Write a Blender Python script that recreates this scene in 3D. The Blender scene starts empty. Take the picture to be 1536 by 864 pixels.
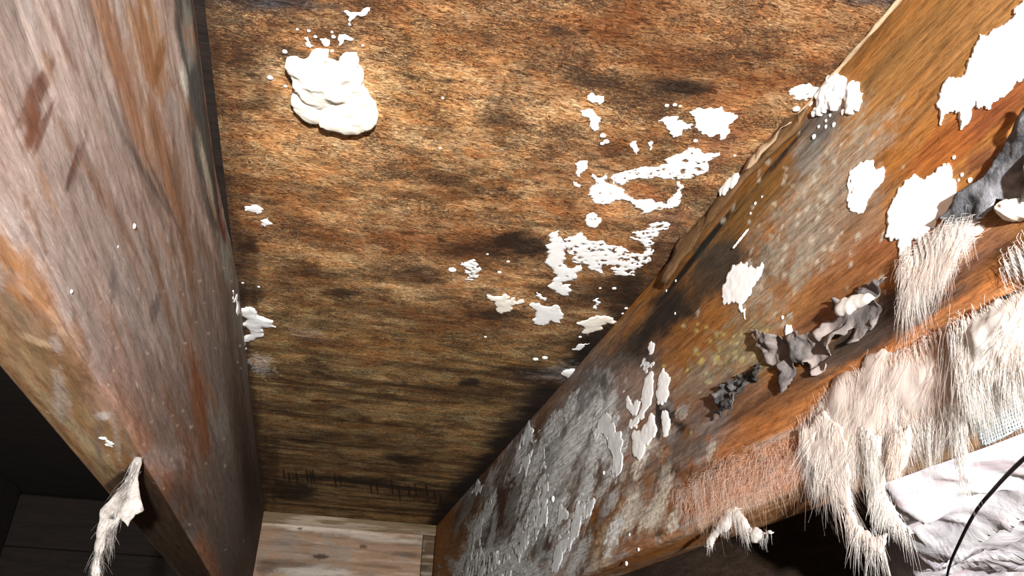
import bpy, math, random
import numpy as np
from mathutils import Vector, Matrix
from mathutils.geometry import delaunay_2d_cdt

random.seed(7)
C = bpy.context.scene.collection
SC = bpy.context.scene

# ------------------------------------------------------------------ camera
# world: X across the joists, Y along them (away from the camera), Z up, metres
FPX = 1200.0
F_ = np.array([-342.0, 616.0, 1200.0]); F_ /= np.linalg.norm(F_)      # joist direction seen from the camera (x right, y down, z forward)
X_ = np.array([1.0, .147, .2095]); X_ -= F_ * X_.dot(F_); X_ /= np.linalg.norm(X_)
Z_ = np.cross(X_, F_)
cam_d = bpy.data.cameras.new('camera'); cam = bpy.data.objects.new('camera', cam_d); C.objects.link(cam)
cam_d.sensor_width = 36.0; cam_d.lens = FPX / 1536 * 36.0; cam_d.clip_start = .01
right = Vector((X_[0], F_[0], Z_[0])); down = Vector((X_[1], F_[1], Z_[1])); fwd = Vector((X_[2], F_[2], Z_[2]))
cam.matrix_world = Matrix(((right.x, -down.x, -fwd.x, 0), (right.y, -down.y, -fwd.y, 0), (right.z, -down.z, -fwd.z, 0), (0, 0, 0, 1)))
SC.camera = cam

# ------------------------------------------------------------------ light
w = bpy.data.worlds.new('crawl_space_dark'); SC.world = w; w.use_nodes = True
w.node_tree.nodes['Background'].inputs[0].default_value = (.8, .9, 1, 1)
w.node_tree.nodes['Background'].inputs[1].default_value = .03
def lamp(name, loc, power, radius, col):
    l = bpy.data.lights.new(name, 'POINT'); l.energy = power; l.shadow_soft_size = radius; l.color = col
    o = bpy.data.objects.new(name, l); o.location = loc; C.objects.link(o); return o
lamp('flash_lamp', (.012, -.42, -.05), 84.0, .012, (1, .98, .95))
SC.view_settings.view_transform = 'Standard'; SC.view_settings.look = 'None'
SC.view_settings.exposure = 0.5; SC.view_settings.gamma = 1.0; SC.view_settings.use_curve_mapping = False

# ------------------------------------------------------------------ the measured place
H = .35            # underside of the subfloor above the lens
XL, XR = -.0984, .272   # inner faces of the two joists
DEEP, THICK = .2312, .038
ZB = H - DEEP
Y0, Y1 = -.7, 1.85

def ray(px, py):
    r = np.array([px - 768.0, py - 432.0, FPX]); return np.array([r.dot(X_), r.dot(F_), r.dot(Z_)])
def hit(px, py, axis, val):
    d = ray(px, py); return d * (val / d[axis])

class Face:
    """a flat surface: world axis that is constant, its value, outward normal sign, two in-plane axes"""
    def __init__(s, axis, val, sign, ua, va): s.axis, s.val, s.sign, s.ua, s.va = axis, val, sign, ua, va
    def uv(s, px, py):
        p = hit(px, py, s.axis, s.val); return np.array([p[s.ua], p[s.va]])
    def p3(s, u, v, h=0.0):
        p = [0, 0, 0]; p[s.ua] = u; p[s.va] = v; p[s.axis] = s.val + s.sign * h; return p
CEIL = Face(2, H, -1, 0, 1)
RIGHT = Face(0, XR, -1, 1, 2)
RIGHTLOW = Face(0, XR - .0035, -1, 1, 2)
LEFT = Face(0, XL, 1, 1, 2)
LEFTBOT = Face(2, ZB, -1, 0, 1)
RIGHTBOT = Face(2, ZB, -1, 0, 1)

# ------------------------------------------------------------------ numpy noise
def _h(ix, iy, seed):
    n = (ix.astype(np.int64) * 374761393 + iy.astype(np.int64) * 668265263 + seed * 1274126177) & 0xffffffff
    n = ((n ^ (n >> 13)) * 1274126177) & 0xffffffff
    return ((n ^ (n >> 16)) & 0xffff) / 65535.0
def vn(u, v, seed=0):
    u = np.asarray(u, float); v = np.asarray(v, float)
    iu = np.floor(u); iv = np.floor(v); fu = u - iu; fv = v - iv
    fu = fu * fu * (3 - 2 * fu); fv = fv * fv * (3 - 2 * fv)
    a = _h(iu, iv, seed); b = _h(iu + 1, iv, seed); c = _h(iu, iv + 1, seed); d = _h(iu + 1, iv + 1, seed)
    return a + (b - a) * fu + (c - a) * fv + (a - b - c + d) * fu * fv
def fbm(u, v, seed=0, oct=4):
    s = 0; a = .5; t = 0
    for k in range(oct):
        s = s + a * vn(u * 2 ** k + 17.3 * k, v * 2 ** k - 9.1 * k, seed + k); t += a; a *= .55
    return s / t
def sst(a, b, x):
    t = np.clip((x - a) / (b - a), 0, 1); return t * t * (3 - 2 * t)

# ------------------------------------------------------------------ palette (linear albedo)
TAN = (.56, .36, .18); BROWN = (.17, .082, .034); DARK = (.055, .032, .018); BLACK = (.014, .012, .011)
OLIVE = (.33, .235, .105); AMBER = (.31, .125, .028); RUST = (.23, .065, .018); ORANGE = (.44, .16, .05)
LILAC = (.315, .285, .275); SLATE = (.095, .098, .098); MOULD = (.36, .32, .25); PALE = (.62, .63, .62)
CLEAN = (.36, .235, .155); GREYBR = (.15, .11, .09); REDBR = (.15, .05, .022); YELLOW = (.5, .4, .12); PINK = (.55, .36, .28)
CREAMY = (.55, .43, .28); BLUEGR = (.05, .055, .065)

SPECKLED = (MOULD, PINK, CREAMY, (.80, .83, .83), (.74, .68, .58), PALE)
def paint(S, T, base, blobs, to_st, seed):
    """stain the surface (S,T metres) with soft noisy ellipses; each is laid down on the surface itself"""
    col = base.copy()
    for k, (face, px, py, rx, ry, ang, c, st, *o) in enumerate(blobs):
        soft = o[0] if len(o) > 0 else .5
        na = o[1] if len(o) > 1 else .5
        fr = o[2] if len(o) > 2 else 1.0
        c0 = to_st(face, px, py); a = math.radians(ang)
        ex = to_st(face, px + math.cos(a), py + math.sin(a)) - c0
        ey = to_st(face, px - math.sin(a), py + math.cos(a)) - c0
        Ji = np.linalg.inv(np.array([[ex[0] * rx, ey[0] * ry], [ex[1] * rx, ey[1] * ry]]))
        ds = S - c0[0]; dt = T - c0[1]
        R = max(abs(ex[0] * rx) + abs(ey[0] * ry), 1e-4) * 2.4; Q = max(abs(ex[1] * rx) + abs(ey[1] * ry), 1e-4) * 2.4
        idx = np.nonzero((np.abs(ds) < R) & (np.abs(dt) < Q))
        if len(idx[0]) == 0: continue
        ds = ds[idx]; dt = dt[idx]
        a_ = Ji[0, 0] * ds + Ji[0, 1] * dt; b_ = Ji[1, 0] * ds + Ji[1, 1] * dt
        d = np.sqrt(a_ * a_ + b_ * b_)
        n = fbm(a_ * 2.2 * fr + 31 * k, b_ * 2.2 * fr + 7 * k, seed + k, 5) - .5
        n2 = vn(S[idx] * 900, T[idx] * 900, seed + 50 + k) - .5
        m = sst(1 + soft, 1 - soft, d + n * 2.6 * na + n2 * .5 * na) * st
        if c in SPECKLED: m = m * (.25 + .9 * sst(.3, .6, fbm(S[idx] * 520 + k, T[idx] * 330, seed + 80 + k, 3)))
        col[idx] = col[idx] * (1 - m[..., None]) + np.array(c) * m[..., None]
    return col

# ------------------------------------------------------------------ materials
def nodes(name):
    m = bpy.data.materials.new(name); m.use_nodes = True
    nt = m.node_tree; return m, nt, nt.nodes['Principled BSDF']
def N(nt, typ, **kw):
    n = nt.nodes.new(typ)
    for k, v in kw.items():
        if k in n.inputs.keys(): n.inputs[k].default_value = v
        else: setattr(n, k, v)
    return n
def ramp(nt, stops):
    r = nt.nodes.new('ShaderNodeValToRGB'); e = r.color_ramp.elements
    while len(e) < len(stops): e.new(.5)
    for i, (p, c) in enumerate(stops):
        e[i].position = p; e[i].color = (c, c, c, 1) if not isinstance(c, tuple) else (*c, 1)
    return r
def mix(nt, typ, a, b, fac):
    m = nt.nodes.new('ShaderNodeMix'); m.data_type = 'RGBA'; m.blend_type = typ
    for s, v in ((0, fac), (6, a), (7, b)):
        if hasattr(v, 'is_linked') or hasattr(v, 'node'): nt.links.new(v, m.inputs[s])
        elif isinstance(v, tuple): m.inputs[s].default_value = (*v, 1)
        else: m.inputs[s].default_value = v
    return m.outputs[2]
def coords(nt, scale, rot=(0, 0, 0)):
    t = nt.nodes.new('ShaderNodeTexCoord'); mp = nt.nodes.new('ShaderNodeMapping')
    mp.inputs['Scale'].default_value = scale; mp.inputs['Rotation'].default_value = rot
    nt.links.new(t.outputs['Object'], mp.inputs['Vector']); return mp.outputs['Vector']
def noise(nt, vec, scale, detail=6, rough=.6, dist=0.0):
    n = N(nt, 'ShaderNodeTexNoise', Scale=scale, Detail=detail, Roughness=rough, Distortion=dist)
    nt.links.new(vec, n.inputs['Vector']); return n.outputs['Fac']

def old_wood(name, grain, fleck, attr=True, base=None, lo=.45, hi=1.5, rough=.7, spec=.3, bump=.5, fl=.75, th=(.36, .46, .5), tw=.12):
    """stained timber: colour from the stain layer, grain stretched along the board, dark flecks"""
    m, nt, b = nodes(name); L = nt.links.new
    if attr:
        at = nt.nodes.new('ShaderNodeAttribute'); at.attribute_name = 'stain'; c = at.outputs['Color']
    else:
        rgb = nt.nodes.new('ShaderNodeRGB'); rgb.outputs[0].default_value = (*base, 1); c = rgb.outputs[0]
    g1 = noise(nt, coords(nt, grain), 1.0, 8, .68, .6)
    r1 = ramp(nt, [(.3, lo), (.5, 1.0), (.72, hi)]); L(g1, r1.inputs[0])
    c = mix(nt, 'MULTIPLY', c, r1.outputs[0], 1.0)
    g2 = noise(nt, coords(nt, fleck, (0, 0, tw)), 1.0, 9, .75, 1.2)
    r2 = ramp(nt, [(th[0], 1.0), (th[1], .35), (th[2], 0.0)]); L(g2, r2.inputs[0])
    c = mix(nt, 'MIX', c, mix(nt, 'MULTIPLY', c, (.22, .17, .14), 1.0), mix(nt, 'MULTIPLY', r2.outputs[0], (fl, fl, fl), 1.0))
    g3 = noise(nt, coords(nt, tuple(x * 3.1 for x in fleck)), 1.0, 6, .7, .4)
    r3 = ramp(nt, [(.56, 0.0), (.7, 1.0)]); L(g3, r3.inputs[0])
    c = mix(nt, 'MIX', c, mix(nt, 'MULTIPLY', c, (1.7, 1.75, 1.85), 1.0), mix(nt, 'MULTIPLY', r3.outputs[0], (.6, .6, .6), 1.0))
    L(c, b.inputs['Base Color'])
    b.inputs['Roughness'].default_value = rough; b.inputs['Specular IOR Level'].default_value = spec
    bp = N(nt, 'ShaderNodeBump', Strength=bump, Distance=.0015)
    ad = nt.nodes.new('ShaderNodeMath'); ad.operation = 'ADD'; L(g1, ad.inputs[0]); L(g2, ad.inputs[1])
    L(ad.outputs[0], bp.inputs['Height']); L(bp.outputs[0], b.inputs['Normal'])
    return m

def ply_wood(name):
    """worn plywood face: torn short fibres, pale raised ones and clustered black mould flecks"""
    m, nt, b = nodes(name); L = nt.links.new
    at = nt.nodes.new('ShaderNodeAttribute'); at.attribute_name = 'stain'; c = at.outputs['Color']
    big = noise(nt, coords(nt, (14, 26, 1)), 1.0, 5, .6, .8)
    g1 = noise(nt, coords(nt, (120, 420, 1), (0, 0, .24)), 1.0, 10, .74, 2.2)
    r1 = ramp(nt, [(.40, (.20, .13, .09)), (.46, (.80, .70, .62)), (.53, (1.2, 1.18, 1.16)), (.63, (1.9, 2.1, 2.3))]); L(g1, r1.inputs[0])
    c = mix(nt, 'MULTIPLY', c, r1.outputs[0], 1.0)
    rb = ramp(nt, [(.34, (.66, .54, .46)), (.5, (1.0, .96, .92)), (.64, (1.2, 1.22, 1.25))]); L(big, rb.inputs[0])
    c = mix(nt, 'MULTIPLY', c, rb.outputs[0], 1.0)
    hue = noise(nt, coords(nt, (42, 60, 1)), 1.0, 6, .65, 1.0); rh = ramp(nt, [(.40, (1.10, .93, .80)), (.52, (1, 1, 1)), (.62, (.98, 1.05, 1.14))]); L(hue, rh.inputs[0])
    c = mix(nt, 'MULTIPLY', c, rh.outputs[0], 1.0)
    g2 = noise(nt, coords(nt, (260, 620, 1), (0, 0, .35)), 1.0, 8, .8, 2.2)
    cl = noise(nt, coords(nt, (20, 34, 1)), 1.0, 4, .6, .5)
    su = nt.nodes.new('ShaderNodeMath'); su.operation = 'MULTIPLY_ADD'; L(cl, su.inputs[0]); su.inputs[1].default_value = -.42; L(g2, su.inputs[2])
    r2 = ramp(nt, [(.225, 1.0), (.255, .7), (.278, 0.0)]); L(su.outputs[0], r2.inputs[0])
    c = mix(nt, 'MIX', c, (.03, .018, .012), mix(nt, 'MULTIPLY', r2.outputs[0], (.85, .85, .85), 1.0))
    L(c, b.inputs['Base Color']); b.inputs['Roughness'].default_value = .9; b.inputs['Specular IOR Level'].default_value = .12
    bp = N(nt, 'ShaderNodeBump', Strength=.75, Distance=.0016)
    ad = nt.nodes.new('ShaderNodeMath'); ad.operation = 'ADD'; L(g1, ad.inputs[0]); L(g2, ad.inputs[1]); L(ad.outputs[0], bp.inputs['Height']); L(bp.outputs[0], b.inputs['Normal'])
    return m
def fibre_mat(name, col):
    """glass wool: half the light passes on through the fibres"""
    m, nt, b = nodes(name); L = nt.links.new
    n = noise(nt, coords(nt, (1, 1, .3)), 160, 5); r = ramp(nt, [(.35, tuple(x * .82 for x in col)), (.6, col)]); L(n, r.inputs[0])
    d = nt.nodes.new('ShaderNodeBsdfDiffuse'); t = nt.nodes.new('ShaderNodeBsdfTranslucent'); mx = nt.nodes.new('ShaderNodeMixShader'); mx.inputs[0].default_value = .45
    L(r.outputs[0], d.inputs[0]); L(r.outputs[0], t.inputs[0]); L(d.outputs[0], mx.inputs[1]); L(t.outputs[0], mx.inputs[2])
    nt.nodes.remove(b); L(mx.outputs[0], nt.nodes['Material Output'].inputs[0]); return m

def plain(name, col, rough=.9, var=.25, scale=120, bump=.4, col2=None, spec=.25, sss=0, dist=.001, stretch=(1, 1, 1)):
    m, nt, b = nodes(name); L = nt.links.new
    n = noise(nt, coords(nt, stretch), scale, 7, .65, .3)
    r = ramp(nt, [(.35, 0.0), (.65, 1.0)]); L(n, r.inputs[0])
    c = mix(nt, 'MIX', tuple(x * (1 - var) for x in (col2 or col)), col, r.outputs[0])
    L(c, b.inputs['Base Color']); b.inputs['Roughness'].default_value = rough
    b.inputs['Specular IOR Level'].default_value = spec
    bp = N(nt, 'ShaderNodeBump', Strength=bump, Distance=dist); L(n, bp.inputs['Height']); L(bp.outputs[0], b.inputs['Normal'])
    if sss:
        b.inputs['Subsurface Weight'].default_value = sss; b.inputs['Subsurface Radius'].default_value = (.004, .003, .002)
    return m

M = {}
M['ply'] = ply_wood('weathered_plywood')
M['joist'] = old_wood('stained_joist_timber', (260, 26, 330), (520, 90, 620), lo=.5, hi=1.45, fl=.6, rough=.65, spec=.18, bump=.5)
M['grey_joist'] = old_wood('greyed_joist_timber', (240, 24, 280), (600, 70, 520), lo=.62, hi=1.38, fl=.4, rough=.7, spec=.15, bump=.3)
M['clean'] = old_wood('newer_blocking_timber', (8, 60, 90), (60, 300, 420), lo=.75, hi=1.2, fl=.35, rough=.7, bump=.3)
M['black_board'] = old_wood('shade_dark_timber', (10, 60, 90), (60, 300, 420), attr=False, base=(.015, .0095, .007), bump=.5, rough=.85)  # near-black base colour stands in for the shade in the bays
M['pale_wood'] = old_wood('pale_splinter_wood', (150, 20, 150), (300, 60, 300), attr=False, base=(.42, .30, .19), bump=.4, fl=.4)
M['brown_wood'] = old_wood('brown_splinter_wood', (150, 20, 150), (300, 60, 300), attr=False, base=(.16, .085, .035), bump=.6, fl=.6)
M['fungus'] = plain('white_fungus', (.90, .91, .91), .95, .04, 260, .3, col2=(.87, .87, .86), dist=.0005)
M['chalk'] = plain('grey_white_mould', (.84, .87, .88), .9, .2, 190, .5, col2=(.74, .76, .76), dist=.0015, stretch=(1, .5, .35))
M['bracket'] = plain('cream_bracket_fungus', (.90, .87, .79), .8, .06, 90, .35, col2=(.88, .82, .70), sss=.1, dist=.0015)
M['paper'] = plain('torn_black_paper', (.10, .095, .095), .75, .7, 90, .9, col2=(.025, .025, .028), dist=.003)
M['dusty_paper'] = plain('dusty_torn_paper', (.27, .23, .215), .9, .2, 30, 1.0, col2=(.06, .055, .056), dist=.003)
M['slate_paper'] = plain('slate_grey_paper', (.20, .205, .225), .7, .7, 60, .9, col2=(.035, .036, .042), dist=.003)
M['fibre'] = fibre_mat('glass_fibre_wool', (.93, .83, .76)); M['fibre_white'] = fibre_mat('white_glass_fibre', (.92, .89, .85)); M['fibre_pink'] = fibre_mat('peach_glass_fibre', (.86, .58, .42))
M['web'] = plain('dusty_web', (.42, .40, .38), .95, .4, 120, .8, col2=(.25, .22, .2), dist=.002)
M['wire'] = plain('dark_wire_sheath', (.03, .022, .028), .5, .2, 80, .1)
M['earth'] = plain('crawl_space_earth', (.10, .075, .055), 1, .5, 9, 1, dist=.02)

# ------------------------------------------------------------------ object helpers
def tag(o, label=None, cat=None, group=None, kind=None):
    for k, v in (('label', label), ('category', cat), ('group', group), ('kind', kind)):
        if v: o[k] = v
    return o
def mesh_np(name, v, f, mat, parent=None, smooth=True, col=None):
    """v: (n,3) array, f: (m,3|4) int array"""
    me = bpy.data.meshes.new(name); v = np.asarray(v, np.float32); f = np.asarray(f, np.int32)
    me.vertices.add(len(v)); me.vertices.foreach_set('co', v.ravel())
    k = f.shape[1]; me.loops.add(f.size); me.loops.foreach_set('vertex_index', f.ravel())
    me.polygons.add(len(f)); me.polygons.foreach_set('loop_start', np.arange(0, f.size, k, dtype=np.int32))
    me.polygons.foreach_set('loop_total', np.full(len(f), k, np.int32))
    me.update(calc_edges=True); me.validate()
    if smooth: me.polygons.foreach_set('use_smooth', np.ones(len(me.polygons), bool))
    if col is not None:
        a = me.color_attributes.new('stain', 'FLOAT_COLOR', 'POINT')
        a.data.foreach_set('color', np.concatenate([col.reshape(-1, 3), np.ones((len(v), 1))], 1).astype(np.float32).ravel())
    if mat: me.materials.append(mat)
    o = bpy.data.objects.new(name, me); C.objects.link(o)
    if parent: o.parent = parent
    return o
def grid_faces(nu, nv, closed=False):
    i = np.arange(nu if closed else nu - 1)[:, None]; j = np.arange(nv - 1)[None, :]
    i2 = (i + 1) % nu
    return np.stack([i * nv + j, i2 * nv + j, i2 * nv + j + 1, i * nv + j + 1], -1).reshape(-1, 4)
def box(name, lo, hi, mat, parent=None, bev=.002):
    import bmesh
    bm = bmesh.new(); bmesh.ops.create_cube(bm, size=1)
    c = [(a + b) / 2 for a, b in zip(lo, hi)]; s = [b - a for a, b in zip(lo, hi)]
    for v in bm.verts: v.co = Vector([v.co[i] * s[i] for i in range(3)])
    if bev: bmesh.ops.bevel(bm, geom=list(bm.edges), offset=bev, segments=2, affect='EDGES', profile=.5)
    me = bpy.data.meshes.new(name); bm.to_mesh(me); bm.free(); me.materials.append(mat)
    o = bpy.data.objects.new(name, me); o.location = c; C.objects.link(o)
    if parent: o.parent = parent; o.location = Vector(c) - parent.location
    return o

def y_samples():
    ys = list(np.linspace(Y0, .14, 18)); y = .1412
    while y < Y1: ys.append(y); y += .001 + .0012 * y
    ys.append(Y1); return np.array(ys)
YS = y_samples()

# ------------------------------------------------------------------ subfloor (the ceiling seen from the crawl space)
def build_ceiling():
    xs = np.linspace(XL - .002, XR + .002, 250)
    U, V = np.meshgrid(xs, YS, indexing='ij')
    f1 = fbm(U * 10 + V * 3, V * 15, 3, 6); f2 = fbm(U * 24 + 6 * V, V * 50, 9, 6); f3 = fbm(U * 5, V * 5, 21, 3)
    base = np.ones(U.shape + (3,)) * np.array(TAN)
    def lay(c, m):
        base[:] = base * (1 - m[..., None]) + np.array(c) * m[..., None]
    lay((.36, .19, .08), sst(.44, .68, f1) * .75)
    lay((.60, .40, .21), sst(.5, .66, f2) * .75)
    lay(BROWN, sst(.5, .62, fbm(U * 14 + 9 + V * 4, V * 20, 33, 6)) * .42)
    lay(DARK, sst(.56, .68, fbm(U * 34 + 4 + V * 8, V * 46, 37, 6)) * .5)
    # the near strip is soaked red-brown, the far one is olive and banded
    lay(BROWN, sst(.46, .30, V + .08 * (f3 - .5)) * .62)
    lay(OLIVE, sst(.62, .85, V + .25 * (f3 - .5)) * .75)
    band = fbm(U * 3.5, V * 55, 41, 5)
    lay(DARK, sst(.52, .68, band) * sst(.62, .9, V) * .68)
    lay((.32, .25, .13), sst(.56, .7, fbm(U * 4 + 5, V * 48, 47, 5)) * sst(.7, 1.0, V) * .7)
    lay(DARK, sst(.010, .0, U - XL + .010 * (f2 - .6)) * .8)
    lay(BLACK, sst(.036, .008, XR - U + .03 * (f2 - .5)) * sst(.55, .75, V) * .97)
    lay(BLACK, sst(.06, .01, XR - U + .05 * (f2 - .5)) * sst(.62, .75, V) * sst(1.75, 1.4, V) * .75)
    c = CEIL; B = [
        (c, 400, 2, 75, 14, 3, BLUEGR, .95), (c, 1310, -4, 60, 14, 0, BLUEGR, .8), (c, 365, 95, 34, 60, -12, DARK, .6, .7),
        (c, 378, 158, 36, 9, 2, DARK, .9, .4, .4), (c, 455, 85, 36, 12, 10, BLACK, .75), (c, 520, 88, 22, 8, 0, BLACK, .8, .6),
        (c, 560, 250, 170, 70, 4, (.52, .33, .16), .5, .8), (c, 430, 240, 90, 60, 4, (.46, .28, .13), .5, .8), (c, 620, 120, 60, 60, 0, (.42, .25, .1), .45, .8),
        (c, 1022, 130, 48, 15, 8, BLACK, .9, .6), (c, 900, 120, 50, 10, 4, DARK, .6, .6), (c, 940, 70, 160, 26, 3, BROWN, .5, .8), (c, 870, 110, 25, 22, 0, DARK, .5),
        (c, 912, 230, 34, 9, 2, DARK, .95, .5, .4), (c, 880, 222, 60, 8, 2, BROWN, .8), (c, 990, 235, 16, 8, 0, BROWN, .8), (c, 1075, 205, 40, 10, 5, DARK, .5),
        (c, 690, 270, 42, 22, 6, DARK, .65, .7, .9, 2), (c, 745, 170, 26, 30, 0, DARK, .6, .7, .9, 2), (c, 650, 295, 60, 9, 4, BROWN, .7),
        (c, 640, 365, 160, 24, 2, (.24, .10, .035), .7, .8), (c, 785, 368, 42, 16, 4, BLACK, .92, .6, .9), (c, 715, 372, 60, 12, 4, DARK, .7), (c, 620, 412, 44, 12, 6, DARK, .85, .6, .6),
        (c, 510, 440, 28, 7, 4, DARK, .9, .5, .4), (c, 450, 420, 70, 12, 2, BROWN, .6), (c, 700, 480, 110, 24, 3, BROWN, .7), (c, 745, 472, 36, 8, 4, BLACK, .85, .6, .5),
        (c, 900, 440, 60, 20, -8, DARK, .8), (c, 940, 450, 40, 36, -40, BLACK, .8), (c, 985, 400, 30, 50, 35, DARK, .7, .7), (c, 900, 540, 40, 28, -35, BLACK, .85), (c, 815, 568, 60, 10, 4, DARK, .85),
        (c, 840, 560, 40, 12, 0, (.35, .34, .33), .55, .6, 1.0, 2.2), (c, 785, 555, 44, 7, 2, BLACK, .75), (c, 470, 505, 30, 8, 14, (.38, .34, .30), .6, .5, .9, 2), (c, 392, 548, 18, 12, 30, (.52, .52, .50), .85, .4, .9, 2),
        (c, 705, 574, 18, 6, 0, BLACK, .95, .4, .4), (c, 705, 590, 80, 16, 2, DARK, .6), (c, 560, 540, 16, 10, -20, (.28, .15, .07), .9, .4, .4), (c, 550, 520, 120, 16, 3, AMBER, .35, .8),
        (c, 610, 690, 34, 8, 4, BLACK, .85, .6, .5), (c, 500, 660, 130, 10, 3, DARK, .55), (c, 440, 610, 90, 8, 3, DARK, .5), (c, 560, 725, 110, 9, 5, BLACK, .85, .5, .8), (c, 440, 735, 40, 14, 5, BLACK, .85),
        (c, 690, 745, 50, 18, -25, BLACK, .95), (c, 640, 745, 60, 8, 5, DARK, .8), (c, 400, 700, 16, 60, -5, DARK, .7), (c, 1080, 215, 30, 40, 40, (.26, .12, .07), .6, .8), (c, 1000, 330, 30, 30, 20, (.26, .12, .07), .6, .8),
        (c, 890, 290, 70, 60, 0, (.42, .22, .1), .45, .9), (c, 960, 290, 40, 14, 5, (.40, .17, .07), .7),
        (c, 375, 405, 16, 60, -8, DARK, .7), (c, 372, 372, 18, 10, 0, DARK, .85), (c, 372, 445, 22, 14, 20, BLACK, .7), (c, 358, 215, 14, 90, -5, BROWN, .6),
    ]
    rs = random.Random(5)
    for i in range(70):      # small dark nail bruises and knots in rows
        x = rs.uniform(350, 1080); y = rs.uniform(30, 640)
        if x > 1000 - (y - 200) * .75: continue
        B.append((c, x, y, rs.uniform(5, 16), rs.uniform(2, 5), rs.uniform(-4, 14), rs.choice((DARK, BROWN, DARK)), rs.uniform(.6, .95), .5, .8, 1.5))
    for x in (425, 435, 446, 460, 468, 472, 503, 509, 556, 564, 590, 600, 612, 625, 640, 652, 661):     # short cut marks near the far end
        B.append((c, x + rs.uniform(-2, 2), 712 + (x - 425) * .14 + rs.uniform(-5, 5), 1.3, rs.uniform(8, 13), -8, BLACK, .95, .3, .1))
    col = paint(U, V, base, B, lambda f, px, py: f.uv(px, py), 100)
    zz = H - .0010 * (fbm(U * 30, V * 200, 61, 4) - .5) + .0006 * (fbm(U * 200, V * 400, 64, 3) - .5)
    o = mesh_np('ceiling', np.stack([U, V, zz], -1).reshape(-1, 3), grid_faces(*U.shape)[:, ::-1], M['ply'], col=col)
    tag(o, 'stained brown plywood subfloor seen from below between the joists', None, None, 'structure')
build_ceiling()
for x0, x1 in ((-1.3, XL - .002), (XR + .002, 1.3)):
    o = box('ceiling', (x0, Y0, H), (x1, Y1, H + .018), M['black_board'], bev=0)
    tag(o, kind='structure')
tag(box('floor', (-1.6, -1.3, -.62), (1.6, 2.1, -.60), M['earth'], bev=0), kind='structure')

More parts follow.
